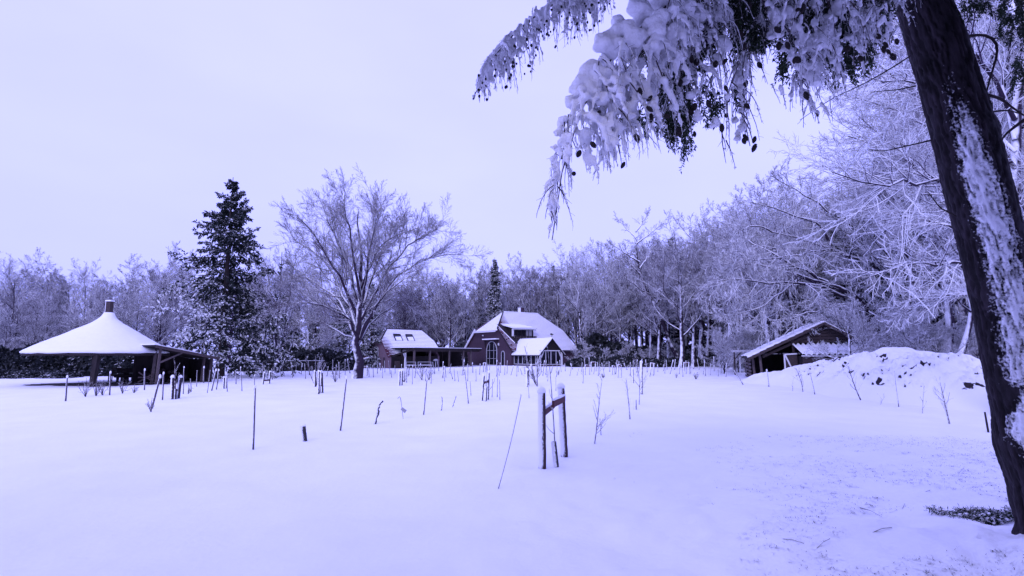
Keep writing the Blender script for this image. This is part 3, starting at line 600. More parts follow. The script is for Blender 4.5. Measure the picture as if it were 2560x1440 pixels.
# the old tree over the shed, with limbs reaching to the left
OL = [([(2215, 905, 0), (2200, 830, 0), (2165, 770, 0), (2120, 730, -.5), (2060, 700, -1), (1990, 688, -1.5), (1960, 680, -1.5)], .36, .10, .3),
 ([(2165, 772, 0), (2100, 730, -.5), (2010, 705, -2), (1930, 710, -3), (1850, 695, -3.5), (1800, 700, -4)], .14, .02, .15),
 ([(2070, 705, -1), (1990, 670, -1), (1910, 620, 0), (1850, 600, 1), (1820, 560, 1)], .10, .02, .1),
 ([(2200, 830, 0), (2275, 745, .5), (2200, 700, .5), (2190, 645, .5), (2080, 622, 0), (2000, 600, 0), (1930, 580, 0)], .22, .05, .1),
 ([(2190, 645, .5), (2160, 590, 1), (2100, 540, 1.5), (2020, 490, 2), (1930, 440, 2)], .12, .02, .1),
 ([(2190, 645, .5), (2200, 560, 1), (2170, 500, 1), (2130, 450, 1)], .12, .02, .1),
 ([(2080, 622, 0), (2060, 560, 0), (2000, 540, -.5), (1930, 520, -1), (1860, 500, -1)], .10, .02, .1),
 ([(2010, 690, -1), (1920, 760, -2), (1850, 790, -2.5), (1790, 790, -3)], .08, .015, .1),
 ([(2150, 760, -1), (2080, 760, -2.5), (2000, 790, -3.5), (1940, 800, -4)], .09, .015, .1),
 ([(2180, 790, -.5), (2140, 770, -2), (2090, 765, -3), (2050, 775, -3.5)], .07, .015, .1),
 ([(2190, 800, 0), (2230, 780, -2.5), (2205, 800, -3.5), (2185, 815, -4)], .07, .012, .1),
 ([(2230, 760, 0), (2280, 700, 0), (2330, 640, 1), (2350, 560, 1)], .12, .02, .1),
 ([(1930, 580, 0), (1880, 560, -1), (1830, 590, -1.5), (1800, 640, -2)], .06, .012, .1),
 ([(1960, 680, -1.5), (1880, 650, -2), (1820, 680, -2.5), (1780, 740, -3)], .07, .012, .1),
 ([(2080, 622, 0), (1990, 640, -3), (1900, 650, -4), (1840, 640, -4)], .07, .012, .1),
 ([(2165, 772, 0), (2230, 820, -3), (2290, 830, -5), (2350, 850, -6)], .07, .012, .1)]
limb_tree('old_oak_tree', 'old wide tree with crooked snow topped limbs reaching left over the plank shed', 38, (2215, 905), OL, 21, tw=.0155, loaded=True, nb=17, nt=12, ntt=5, twmat='light_twig', up=.0, wander=.24, l2ratio=.36, zb=0.0, ang2=(25, 70))
# the beech whose twigs sweep in from the right, close behind the leaning trunk
SW = [([(2520, 1030, 0), (2530, 800, 0), (2540, 500, 0), (2540, 200, 0), (2540, -200, 0)], .17, .08, .3)]
for i, (y0, pl) in enumerate([(560, [(2400, 470, -1), (2250, 400, -2), (2120, 340, -2.5)]), (480, [(2380, 350, 1), (2220, 260, 2), (2110, 240, 2)]), (640, [(2400, 570, 1), (2250, 540, 1.4), (2110, 500, 2)]),
      (700, [(2420, 660, -1), (2300, 650, -2), (2180, 690, -2.6)]), (420, [(2420, 300, -1), (2300, 200, -2), (2160, 190, -3)]), (380, [(2400, 200, 1), (2260, 100, 2), (2180, 60, 2)]),
      (300, [(2400, 80, -1), (2250, 0, -2), (2150, -50, -2)]), (750, [(2440, 730, 1), (2340, 740, 2), (2230, 800, 3)]), (600, [(2380, 450, -2), (2200, 470, -3.5), (2080, 430, -4.2)]),
      (650, [(2560, 560, -2), (2600, 400, -3), (2640, 300, -3)]), (500, [(2480, 380, 2), (2500, 250, 3), (2450, 130, 4)]), (350, [(2500, 180, 1), (2440, 60, 1.5), (2400, -60, 2)]),
      (550, [(2440, 520, 3), (2350, 400, 5), (2280, 330, 6)]), (680, [(2480, 600, 3), (2420, 560, 5), (2350, 540, 7)]), (300, [(2560, 150, 1), (2580, 60, 2), (2540, -60, 2)])]):
    SW.append(([(2537, y0, 0)] + pl, .065, .012, .1))
limb_tree('beech_tree', 'frosted beech whose twigs sweep in from behind the leaning trunk', 14, (2520, 1040), SW, 22, loaded=True, tw=.0060, nb=24, nt=11, ntt=4, twmat='light_twig', up=.015, wander=.17, l2ratio=.40, ang2=(18, 50))
# trunks behind the mound
for k, (pl, r, lb, Yc) in enumerate([([(2372, 905, 0), (2368, 820, 0), (2360, 740, 0), (2375, 650, 0), (2360, 540, 1)], .22, 'upright snow streaked tree behind the mound, left of the leaning trunk', 30),
                 ([(2395, 905, 0), (2415, 860, 0), (2432, 800, 0), (2428, 700, 0), (2440, 600, 1)], .15, 'slim bent tree with white trunk at the right end of the mound', 28),
                 ([(2310, 900, 0), (2290, 830, 0), (2285, 760, 0), (2270, 650, 0), (2300, 560, 0)], .20, 'pale trunked tree in the middle behind the mound', 33),
                 ([(1700, 912, 0), (1665, 830, 0), (1640, 760, 0), (1600, 690, 0), (1590, 620, 0)], .34, 'tall pale tree leaning left, between the farmhouse and the shed', 76),
                 ([(1758, 912, 0), (1755, 830, 0), (1745, 760, 0), (1735, 700, 0), (1730, 620, 0)], .26, 'straight pale tree between the leaning pale tree and the shed', 74)]):
    LM = [(pl, r, r * .3, .3)]; far = Yc / 30
    for q in range(9):
        a = pl[2 + q % 3]; s = (-1) ** q * (50 + 25 * (q % 4)) / (1 if Yc < 40 else 1.6)
        LM.append(([(a[0], a[1] - 5 * q, 0), (a[0] + s * .5, a[1] - (60 if Yc < 40 else 22) - 5 * q, (q % 3 - 1)), (a[0] + s, a[1] - (130 if Yc < 40 else 50) - 5 * q, (q % 3 - 1) * 2)], r * .35, .015, .1))
    limb_tree('frosted_tree', lb, Yc, pl[0][:2], LM, 40 + k, tw=.011 * max(1, far ** .6), loaded=True, nb=9, nt=8, ntt=3, twmat='light_twig' if Yc < 40 else 'frost_twig', zb=0.0)

# ================================================================== buildings
def clip_poly(poly, s0, s1, t0, t1):
    def cut(pl, ax, v, keep_less):
        out = []
        for i in range(len(pl)):
            a, b_ = pl[i], pl[(i + 1) % len(pl)]; ia = (a[ax] <= v) == keep_less or abs(a[ax] - v) < 1e-9; ib = (b_[ax] <= v) == keep_less or abs(b_[ax] - v) < 1e-9
            if ia: out.append(a)
            if ia != ib:
                f = (v - a[ax]) / (b_[ax] - a[ax]); out.append((a[0] + (b_[0] - a[0]) * f, a[1] + (b_[1] - a[1]) * f))
        return out
    for ax, v, k in ((0, s0, False), (0, s1, True), (1, t0, False), (1, t1, True)):
        poly = cut(poly, ax, v, k)
        if len(poly) < 3: return None
    return poly
def tiled_roof(root, origin, e, up, nrm, poly, pitch=.30, cell=.26, thin=None, rs=None, snow_t=.05, thick=.10, base=.05):
    """stepped courses of tiles under a snow cover that is laid course by course; poly in (s, t) along eave e and slope up"""
    o = Vector(origin); e = Vector(e).normalized(); up = Vector(up).normalized(); nrm = Vector(nrm).normalized()
    pt = lambda s, t, h: o + e * s + up * t + nrm * h
    slab = MB(); slab.prism([pt(s, t, 0) for s, t in poly], -nrm * thick); sheet = slab.build('roof', M['tile'], root)
    tmin = min(p[1] for p in poly); tmax = max(p[1] for p in poly); smin = min(p[0] for p in poly); smax = max(p[0] for p in poly)
    tl = MB(); sn = MB(); t = tmin
    while t < tmax - .02:
        t1 = min(t + pitch, tmax); c = clip_poly(poly, smin - 1, smax + 1, t, t1)
        if c:
            hh = lambda tt: .05 - .04 * (tt - t) / pitch
            top = [pt(s, q, hh(q)) for s, q in c]; tl.add(top, [list(range(len(c)))])
            lo = [k for k in range(len(c)) if abs(c[k][1] - t) < 1e-6]
            if len(lo) >= 2:
                a, b_ = c[lo[0]], c[lo[-1]]; tl.add([pt(a[0], t, .05), pt(b_[0], t, .05), pt(b_[0], t, -.02), pt(a[0], t, -.02)], [(0, 1, 2, 3)])
        s = smin
        while s < smax - .02:
            s1 = min(s + cell, smax); g = (thin(s, t) if thin else 0) ; gap = base + g * rs.uniform(.8, 1.1) * pitch
            if gap < pitch * .88:
                c = clip_poly(poly, s, s1, t + gap if g > .1 else t + gap * .6, t1)
                if c:
                    b0 = min(p[1] for p in c); hh2 = lambda q: .05 - .04 * (q - t) / pitch + snow_t * (1.0 if q < b0 + .01 else .85) * rs.uniform(.9, 1.1)
                    sn.add([pt(p[0], p[1], hh2(p[1])) for p in c], [list(range(len(c)))])
                    lo = [k for k in range(len(c)) if abs(c[k][1] - b0) < 1e-6]
                    if len(lo) >= 2:
                        a, b_ = c[lo[0]], c[lo[-1]]; sn.add([pt(a[0], b0, .05 + snow_t), pt(b_[0], b0, .05 + snow_t), pt(b_[0], b0 - .01, .03), pt(a[0], b0 - .01, .03)], [(0, 1, 2, 3)])
            s = s1
        t = t1
    o1 = tl.build('tile_courses', M['tile'], sheet); o1['kind'] = 'stuff'
    o2 = sn.build('snow_cover', M['snow'], sheet); o2['kind'] = 'stuff'
    return sheet
def arch_pts(w, h, n=10, x0=0., rise=None):
    r = w / 2; rise = rise or r; sp = h - rise
    return [(x0 - r, 0), (x0 + r, 0), (x0 + r, sp)] + [(x0 + r * math.cos(a), sp + rise * math.sin(a)) for a in [math.pi * k / n for k in range(1, n)]] + [(x0 - r, sp)]
def arch_window(root, to3, out, w, h, cx, cz, mull, trans, name='window', fw=.10, glass='glass', paint='frame', rise=None):
    """to3(u, v, d): wall plane coordinates (d outwards)"""
    pts = [(u, v + cz) for u, v in arch_pts(w, h, 12, cx, rise)]; inn = [(u, v + cz + fw) for u, v in arch_pts(w - 2 * fw, h - 2 * fw, 12, cx, (rise - fw) if rise else None)]
    f = MB(); n = len(pts)
    for i in range(n):
        j = (i + 1) % n; q = [to3(*pts[i], 0), to3(*pts[j], 0), to3(*inn[j], 0), to3(*inn[i], 0)]
        f.prism(q, Vector(to3(0, 0, .10)) - Vector(to3(0, 0, 0)))
    fr = f.build(name, M[paint], root)
    g = MB(); g.prism([to3(u, v, .02) for u, v in inn], Vector(to3(0, 0, .015)) - Vector(to3(0, 0, 0))); g.build('pane', M[glass], fr)
    b_ = MB(); r = w / 2 - fw; sp = cz + h - (rise or w / 2)
    for m_x in mull:
        u = cx + m_x; top = sp + (rise or r) * math.sqrt(max(0, 1 - (m_x / (r + .001)) ** 2)) - fw
        b_.bar(to3(u, cz + fw, .06), to3(u, top, .06), .055, .05, up=Vector(to3(0, 0, 1)) - Vector(to3(0, 0, 0)))
    for v in trans: b_.bar(to3(cx - r, cz + v, .062), to3(cx + r, cz + v, .062), .05, .05, up=Vector(to3(0, 0, 1)) - Vector(to3(0, 0, 0)))
    if b_.v: b_.build('glazing_bars', M[paint], fr)
    return fr
rs = RS(99)
# ------------------------------------------------------------------ farmhouse (local x along the ridge, y into the house from the long wall)
TH = math.radians(35); HL, HW = 12.9, 13.4; EZ, RZ = 2.64, 8.65; SLP = (RZ - EZ) / (HW / 2); HY, HZZ = 3.4, EZ + 3.4 * SLP
i0_, j0_ = 3.05, 10.35
hx, hy = (1278 - 1280) / F * 79, 79.0
FH = thing('farmhouse', 'red brick farmhouse with half-hipped snowy roof, dormer and glazed porch wing', 'farmhouse', (hx, hy, 0), TH)
w = MB()
def gable(x, d):
    pr = [(0, -.6), (HW, -.6), (HW, EZ - .1), (HW - HY, HZZ - .1), (HY, HZZ - .1), (0, EZ - .1)]
    return [(x, y, z) for y, z in pr]
w.prism(gable(0, 1), (.35, 0, 0)); w.build('gable_wall', M['brick'], FH)
w = MB(); w.prism(gable(HL, 1), (-.35, 0, 0)); w.build('gable_wall', M['brick'], FH)
w = MB(); w.box(.35, HL - .35, 0, .3, -.6, EZ - .05); w.build('long_wall', M['brick'], FH)
w = MB(); w.box(.35, HL - .35, HW - .3, HW, -.6, EZ - .05); w.build('long_wall', M['brick'], FH)
ov = .35                                                   # eave overhang
sl_ = math.hypot(HW / 2, RZ - EZ); upv = Vector((0, HW / 2, RZ - EZ)).normalized(); nv = Vector((0, -(RZ - EZ), HW / 2)).normalized()
tt = lambda y: y / (HW / 2) * sl_
DX0, DX1, DYF = 1.55, 5.5, 1.7                               # dormer
polyF = [(-.3, tt(-ov)), (HL + .3, tt(-ov)), (HL + .3, tt(HY)), (j0_, tt(HW / 2)), (i0_, tt(HW / 2)), (-.3, tt(HY))]
thinF = lambda s, t: float(np.clip((.78 if 4.6 < t < 6.2 and s < 1.2 else .55) - .28 * max(0, s - (2.4 if t < 5 else .8)), .0, .9) * (1 + .25 * nz(s * 1.2, t * 3)))
tiled_roof(FH, (0, 0, EZ), (1, 0, 0), upv, nv, polyF, thin=thinF, rs=rs, base=.09)
polyB = [(-.3, tt(-ov)), (HL + .3, tt(-ov)), (HL + .3, tt(HY)), (HL - i0_, tt(HW / 2)), (HL - j0_, tt(HW / 2)), (-.3, tt(HY))]
tiled_roof(FH, (HL, HW, EZ), (-1, 0, 0), Vector((0, -HW / 2, RZ - EZ)), Vector((0, RZ - EZ, HW / 2)), polyB, rs=rs, cell=3)
hipu = Vector((i0_, 0, RZ - HZZ)); hl = hipu.length; hw2 = HW / 2 - HY; k_ = .42 / hl
for x, sx, ins in ((0, 1, i0_), (HL, -1, HL - j0_)):
    u_ = Vector((sx * ins, 0, RZ - HZZ)); n_ = Vector((-sx * (RZ - HZZ), 0, ins)).normalized(); hl = u_.length
    pl = [(-hw2 - .12, -.45), (hw2 + .12, -.45), (hw2 * .96, 0), (0, hl), (-hw2 * .96, 0)]
    tiled_roof(FH, (x, HW / 2, HZZ), (0, -sx, 0), u_, n_, pl, rs=rs, base=.02)
t_ = MB()
for a, b_ in (((-.3, HY, HZZ), (i0_, HW / 2, RZ)), ((-.3, HY, HZZ), (-.3, -ov, EZ - ov * SLP))): t_.bar(Vector(a) + Vector((0, -.03, .07)), Vector(b_) + Vector((0, -.03, .07)), .16, .14)
t_.build('ridge_tiles', M['tile_dark'], FH)
t_ = MB(); t_.bar((i0_, HW / 2, RZ + .08), (j0_, HW / 2, RZ + .08), .26, .16); t_.build('ridge_tiles', M['snow'], FH)['label'] = 'snow covered ridge'
t_ = MB()
for s_ in (0, ): t_.bar((-.36, HW + ov, EZ - ov * SLP + .02), (-.36, HW - HY, HZZ + .05), .10, .30); t_.bar((-.34, HW + ov + .3, EZ - ov * SLP + .0), (-.34, HW - HY + .15, HZZ + .16), .1, .14)
t_.bar((-.75, HW - HY + .1, HZZ - .42), (-.75, HY - .1, HZZ - .42), .14, .16)
t_.build('bargeboard', M['white'], FH)
t_ = MB(); t_.bar((-.1, -ov - .08, EZ - ov * SLP - .03), (HL + .3, -ov - .08, EZ - ov * SLP - .03), .14, .12); t_.build('gutter', M['zinc'], FH)
# chimney
t_ = MB(); cx_ = 6.9; t_.box(cx_ - .35, cx_ + .35, HW / 2 - .1, HW / 2 + .6, RZ - .6, RZ + .95); ch = t_.build('chimney', M['brick'], FH)
t_ = MB(); t_.box(cx_ - .45, cx_ + .45, HW / 2 - .2, HW / 2 + .7, RZ + .952, RZ + 1.06); t_.build('cap', M['grey'], ch)
t_ = MB(); t_.box(cx_ - .405, cx_ - .352, HW / 2 - .15, HW / 2 + .62, RZ - .3, RZ + .95); t_.build('snow_face', M['snow'], ch)
t_ = MB(); t_.tube([(cx_, HW / 2 + .25, RZ + 1.05), (cx_, HW / 2 + .25, RZ + 1.5)], .11, 8); t_.build('flue', M['zinc'], ch)
# dormer
dz0, dz1 = 4.2, 5.65; DYB = (dz1 + .55 - EZ) / SLP
dm = MB(); dm.prism([(DX0, DYF, dz0), (DX0, DYF, dz1), (DX0, DYB, dz1 + .5), (DX0, (dz0 - EZ) / SLP, dz0)], (.12, 0, 0)); dm.prism([(DX1 - .12, DYF, dz0), (DX1 - .12, DYF, dz1), (DX1 - .12, DYB, dz1 + .5), (DX1 - .12, (dz0 - EZ) / SLP, dz0)], (.12, 0, 0))
do = dm.build('dormer', M['dark'], FH)
t_ = MB(); t_.box(DX0 + .12, DX1 - .12, DYF + .15, DYF + .2, dz0 + .35, dz1 - .12); t_.build('pane', M['glass'], do)
t_ = MB()
for k in range(6): x = DX0 + .12 + (DX1 - DX0 - .24) * k / 5; t_.bar((x, DYF + .10, dz0 + .3), (x, DYF + .10, dz1 - .1), .06, .06, up=(0, 1, 0))
t_.build('window_bars', M['dark'], do)
t_ = MB(); t_.bar((DX0 - .02, DYF + .05, dz0 + .3), (DX0 - .02, DYF + .05, dz1), .16, .3, up=(1, 0, 0)); t_.box(DX0 - .1, DX1 + .1, DYF - .05, DYF + .08, dz1 - .12, dz1 + .06); t_.build('window_frame', M['white'], do)
t_ = MB(); t_.prism([(DX1 - 1.35, DYF + .12, dz0 + .35), (DX1 - .2, DYF + .12, dz0 + .35), (DX1 - .2, DYF + .12, dz1 - .15), (DX1 - 1.35, DYF + .12, dz1 - .15)], (0, .02, 0)); t_.build('curtain', M['grey'], do)
t_ = MB(); t_.prism([(DX0 - .25, DYF - .4, dz1 + .06), (DX1 + .2, DYF - .4, dz1 + .06), (DX1 - .6, DYB + .35, dz1 + .72), (DX0 - .6, DYB + .35, dz1 + .72)], (0, 0, .22)); t_.build('dormer_roof', M['snow'], do)
bd = MB()
for k in range(15):
    x = DX0 - .1 + (DX1 - DX0 + .35) * k / 15; b1 = MB(); b1.box(x, x + .22, DYF - .62, DYF - .58, dz0 - .62, dz0 + .32 + .03 * (k % 3)); b1.build('plank', M['dark'], do)
t_ = MB(); t_.bar((DX0 - .1, DYF - .6, dz0 + .36), (DX1 + .3, DYF - .6, dz0 + .36), .1, .05); t_.build('rail', M['frost_bark'], do)
t_ = MB(); t_.prism([(DX0 - .35, DYF - 1.0, EZ + .04 + (DYF - 1.0) * SLP), (DX0 + .2, DYF - 1.0, EZ + .04 + (DYF - 1.0) * SLP), (DX0 + .2, DYB + .1, EZ + .04 + (DYB + .1) * SLP), (DX0 - 1.5, DYB + .1, EZ + .04 + (DYB + .1) * SLP)], nv * .12); t_.build('roof_recess', M['dark'], do)
t_ = MB(); t_.bar((DX0 - .38, DYF - 1.0, EZ + .16 + (DYF - 1.0) * SLP), (DX0 - 1.5, DYB, EZ + .12 + DYB * SLP), .09, .10); t_.build('side_board', M['snow'], do)
# dish
t_ = MB(); t_.lathe([(0, -.08), (.15, -.07), (.28, -.03), (.36, .03), (.365, .035)], 24)
dish = t_.build('satellite_dish', M['white'], FH, smooth_=True); dish.location = (DX1 + .55, DYF + .1, 5.6); dish.rotation_euler = (math.radians(68), 0, math.radians(-20))
t_ = MB(); t_.tube([(0, 0, 0), (0, -.1, .34)], .015, 5); t_.tube([(0, .28, .0), (0, -.1, .34)], .012, 5); t_.tube([(0, 0, -.06), (-.1, .35, -.5)], .03, 6); t_.build('arm', M['dark'], dish)
# gable openings; wall plane x = 0, u runs to the left (+y)
wallg = lambda u, v, d: (-d, u, v)
arch_window(FH, wallg, None, 3.1, 3.85, 5.35, -.05, (-.62, .62), (1.1, 2.35), name='arched_window', fw=.13)
t_ = MB(); t_.box(-.55, -.004, 3.35, 7.35, 3.92, 4.02); t_.build('canopy_board', M['brick'], FH)
t_ = MB(); t_.box(-.6, -.004, 3.3, 7.4, 4.022, 4.18); t_.build('canopy_snow', M['snow'], FH)
t_ = MB(); t_.bar((-.25, 3.55, 3.9), (-.05, 3.55, 2.7), .1, .1); t_.bar((-.25, 7.15, 3.9), (-.05, 7.15, 2.7), .1, .1); t_.build('canopy_brace', M['dark'], FH)
arch_window(FH, wallg, None, .95, 2.35, 2.15, -.1, (), (), name='arched_door', fw=.11)
t_ = MB(); t_.box(-.18, -.004, 3.25, 3.4, 3.1, 3.45); t_.bar((-.02, 3.3, 3.15), (-.3, 2.9, 3.05), .05, .05); t_.build('wall_lamp', M['white'], FH)
t_ = MB(); t_.tube([(-.004, 8.0, 4.75), (-.18, 8.0, 4.75)], .12, 8); t_.build('wall_light', M['white'], FH)
# glazed porch wing
WX0, WX1, WY = .55, 4.35, -6.4; wz0, wz1, wr = .25, 2.0, 3.85; wm = (WX0 + WX1) / 2
def post_run(a, b_, n, z0, z1, root, skip=()):
    a = Vector(a); b_ = Vector(b_); f = MB(); d = (b_ - a)
    for k in range(n + 1):
        p = a + d * k / n; f.bar((p.x, p.y, z0), (p.x, p.y, z1), .13 if 0 < k < n else .2, .13, up=d)
    f.bar((a.x, a.y, z0 + .02), (b_.x, b_.y, z0 + .02), .1, .12); f.bar((a.x, a.y, z1), (b_.x, b_.y, z1), .12, .14)
    fr = f.build('glazed_front', M['frame'], root)
    for k in range(n):
        p = a + d * (k + .06) / n; q = a + d * (k + .94) / n; g = MB(); nn = Vector((d.y, -d.x, 0)).normalized() * .01
        g.prism([(p.x, p.y, z0 + .06), (q.x, q.y, z0 + .06), (q.x, q.y, z1 - .06), (p.x, p.y, z1 - .06)], nn); g.build('pane', M['glass'], fr)
    return fr
PW = link('porch_wing', None, FH)
t_ = MB(); t_.box(WX0 - .02, WX1 + .02, WY - .02, -.01, -.6, wz0 - .04); t_.build('plinth', M['brick'], PW)
post_run((WX0, -.1, 0), (WX0, WY, 0), 6, wz0, wz1, PW); post_run((WX0, WY, 0), (WX1, WY, 0), 4, wz0, wz1 + .25, PW)
t_ = MB(); t_.box(WX1 - .15, WX1, WY + .1, -.01, wz0, wz1); t_.build('side_wall', M['brick'], PW)
t_ = MB(); t_.box(WX0 + .3, WX1 - .2, -.5, -.02, wz0, wz1); t_.build('back_wall', M['dark'], PW)
oh = .5; wsl = (wr - wz1) / (wm - WX0); zl = wz1 - oh * wsl + .08; yb = (wr - EZ) / SLP + .1; ye = (wz1 - EZ) / SLP
gl = MB(); gl.prism([(WX0 + .15, WY - .06, wz1 + .2), (WX1 - .15, WY - .06, wz1 + .2), (wm, WY - .06, wr - .12)], (0, .06, 0)); gl.build('gable_panel', M['dark'], PW)
for k in range(6):
    z = wz1 + .28 + k * .25; h_ = (wr - z - .05) / wsl
    if h_ > .1: q = MB(); q.box(wm - h_ + .05, wm + h_ - .05, WY - .1, WY - .062, z, z + .22); q.build('board', M['dark'], PW)
for sx in (-1, 1):
    x1 = wm + sx * (wm - WX0 + oh); q = MB(); q.prism([(wm, WY - .45, wr + .12), (x1, WY - .45, zl), (x1, .1 if sx < 0 else .1, zl), (wm, yb + .35, wr + .12)], (0, 0, -.14), 0); q.build('roof', M['tile_dark'], PW)
    q = MB(); q.prism([(wm, WY - .40, wr + .122), (x1, WY - .40, zl + .002), (x1, .12, zl + .002), (wm, yb + .4, wr + .122)], (0, 0, .13)); q.build('snow_cover', M['snow'], PW)
q = MB(); q.bar((WX0 + .06, WY - .12, wz1 - .75), (WX0 + .55, WY - .12, wz1 + .22), .14, .1); q.bar((WX1 - .06, WY - .12, wz1 - .75), (WX1 - .55, WY - .12, wz1 + .22), .14, .1)
q.bar((WX0, WY - .12, wz1 + .22), (WX1, WY - .12, wz1 + .22), .12, .12); q.bar((WX1 + .02, WY - .13, wz0 - .1), (WX1 + .02, WY - .13, wz1 + .2), .26, .16, up=(0, 1, 0)); q.build('post_frame', M['white'], PW)
q = MB(); q.tube([(wm, WY - .3, wr + .1), (wm, WY - .3, wr + .65)], .02, 5); q.prism([(wm - .35, WY - .3, wr + .62), (wm + .1, WY - .3, wr + .6), (wm + .38, WY - .3, wr + .72), (wm + .1, WY - .3, wr + .78), (wm - .2, WY - .3, wr + .86)], (0, .02, 0)); q.tube([(wm - .2, WY - .3, wr + .45), (wm + .2, WY - .3, wr + .45)], .012, 4); q.build('weathervane', M['dark'], PW)

# ------------------------------------------------------------------ small barn
TB = math.radians(45); BW, BL = 6.1, 8.3; bz, br = 1.55, 5.27; bs = (br - bz) / (BW / 2); by_, bhz = 1.75, bz + 1.75 * bs; bi, bj = 1.4, 7.15
BN = thing('small_barn', 'small pale brick barn with half-hipped snowy roof and two skylights', 'barn', ((976 - 1280) / F * 70, 70, -.05), TB)
gp = [(0, -.5), (BW, -.5), (BW, bz - .08), (BW - by_, bhz - .08), (by_, bhz - .08), (0, bz - .08)]
for x, e_ in ((0, .3), (BL, -.3)):
    q = MB(); q.prism([(x, y, z) for y, z in gp], (e_, 0, 0)); q.build('gable_wall', M['brick_dull'], BN)
for y in (0, BW - .25): q = MB(); q.box(.3, BL - .3, y, y + .25, -.5, bz - .05); q.build('long_wall', M['dark'], BN)  # brick walls coloured dark to stand for the shade under the carport
bl_ = math.hypot(BW / 2, br - bz); ub = Vector((0, BW / 2, br - bz)); nb_ = Vector((0, -(br - bz), BW / 2)); tb = lambda y: y / (BW / 2) * bl_
# the roof sweeps down over the carport on a slanting lower edge
Rm = Matrix.Rotation(TB, 3, 'Z'); no = Rm @ nb_.normalized(); bo = Vector(BN.location) + Vector((0, 0, bz))
def on_roof(px, py):
    q = Vector(ray_plane(px, py, bo, np.array(no))); l_ = Rm.transposed() @ (q - bo); return (l_.x, l_.dot(ub.normalized()))
pA, pB = on_roof(1036, 874.5), on_roof(1099, 875.5)
polyb = [(-.25, tb(-.15)), pA, pB, (BL + .25, tb(by_)), (bj, tb(BW / 2)), (bi, tb(BW / 2)), (-.25, tb(by_))]
thinB = lambda s, t: float(np.clip(.75 - s / 1.6, 0, .8) * np.clip(1.2 - t / 3.2, .15, 1))
tiled_roof(BN, (0, 0, bz), (1, 0, 0), ub, nb_, polyb, thin=thinB, rs=rs, pitch=.26, cell=.22)
tiled_roof(BN, (BL, BW, bz), (-1, 0, 0), Vector((0, -BW / 2, br - bz)), Vector((0, br - bz, BW / 2)), [(-.25, tb(-.25)), (BL + .25, tb(-.25)), (BL + .25, tb(by_)), (BL - bi, tb(BW / 2)), (BL - bj, tb(BW / 2)), (-.25, tb(by_))], rs=rs, cell=3)
bh2 = BW / 2 - by_
for x, sx, ins in ((0, 1, bi), (BL, -1, BL - bj)):
    u_ = Vector((sx * ins, 0, br - bhz)); n_ = Vector((-sx * (br - bhz), 0, ins)).normalized(); hl = u_.length
    tiled_roof(BN, (x, BW / 2, bhz), (0, -sx, 0), u_, n_, [(-bh2 - .1, -.3), (bh2 + .1, -.3), (bh2 * .96, 0), (0, hl), (-bh2 * .96, 0)], rs=rs, thin=lambda s, t: .25, pitch=.26)
t_ = MB()
for k in range(13):
    a = Vector((-.27, by_, bhz)).lerp(Vector((bi, BW / 2, br)), k / 13); b_ = Vector((-.27, by_, bhz)).lerp(Vector((bi, BW / 2, br)), (k + .8) / 13); t_.bar(a + Vector((-.02, -.02, .10)), b_ + Vector((-.02, -.02, .10)), .13, .12)
t_.build('hip_tiles', M['tile_dark'], BN)
t_ = MB(); t_.bar((bi, BW / 2, br + .07), (bj, BW / 2, br + .07), .22, .12); t_.build('ridge_tiles', M['frost_bark'], BN)
for (x0, x1) in ((1.95, 3.05), (3.95, 5.05)):
    un = ub.normalized(); nn = nb_.normalized(); o_ = Vector((0, 0, bz)); t0, t1 = 2.65, 3.75
    sk = MB()
    for a, b_ in (((x0, t0), (x0, t1)), ((x1, t0), (x1, t1)), ((x0, t1), (x1, t1))):
        sk.bar(o_ + Vector((a[0], 0, 0)) + un * a[1] + nn * .14, o_ + Vector((b_[0], 0, 0)) + un * b_[1] + nn * .14, .10, .10, up=nn)
    so_ = sk.build('skylight', M['tile_dark'], BN)
    g = MB(); g.prism([o_ + Vector((x, 0, 0)) + un * t + nn * .135 for x, t in ((x0 + .06, t1 - .45), (x1 - .06, t1 - .38), (x1 - .06, t1 - .05), (x0 + .06, t1 - .05))], nn * .02); g.build('pane', M['glass'], so_)
    g = MB(); g.prism([o_ + Vector((x, 0, 0)) + un * t + nn * .12 for x, t in ((x0 + .06, t0), (x1 - .06, t0), (x1 - .06, t1 - .40), (x0 + .06, t1 - .47))], nn * .05); g.build('snow_patch', M['snow'], so_)
dr = arch_window(BN, wallg, None, 1.25, 3.0, 3.35, -.1, (0,), (2.2,), name='arched_door', fw=.15)
for yy in (1.05, 1.35, 5.1, 5.4): q = MB(); q.box(-.03, -.004, yy, yy + .14, .0, 1.35); q.build('wall_slot', M['dark'], BN)
q = MB(); q.box(-.05, -.003, 2.6, 4.1, -.3, .05); q.build('doorstep', M['snow'], BN)
# lumber heap left of the barn
WP = thing('wood_pile', 'snow covered wood pile leaning against the left side of the small barn', 'wood pile', P(912, 905, 71) * [1, 1, 0] + [0, 0, -.1])
for k in range(9): q = MB(); q.tube([(-.6 + .15 * (k % 3), -.4, .15 + .22 * (k // 3)), (.5 + .1 * (k % 3), .4, .17 + .22 * (k // 3))], .10, 6); q.build('log', M['dark'], WP)
q = MB(); q.prism([(-.9, -.5, .95), (.6, -.4, 1.35), (.6, .7, 1.35), (-.9, .6, .95)], (0, 0, .14)); q.build('snow_cap', M['snow'], WP)

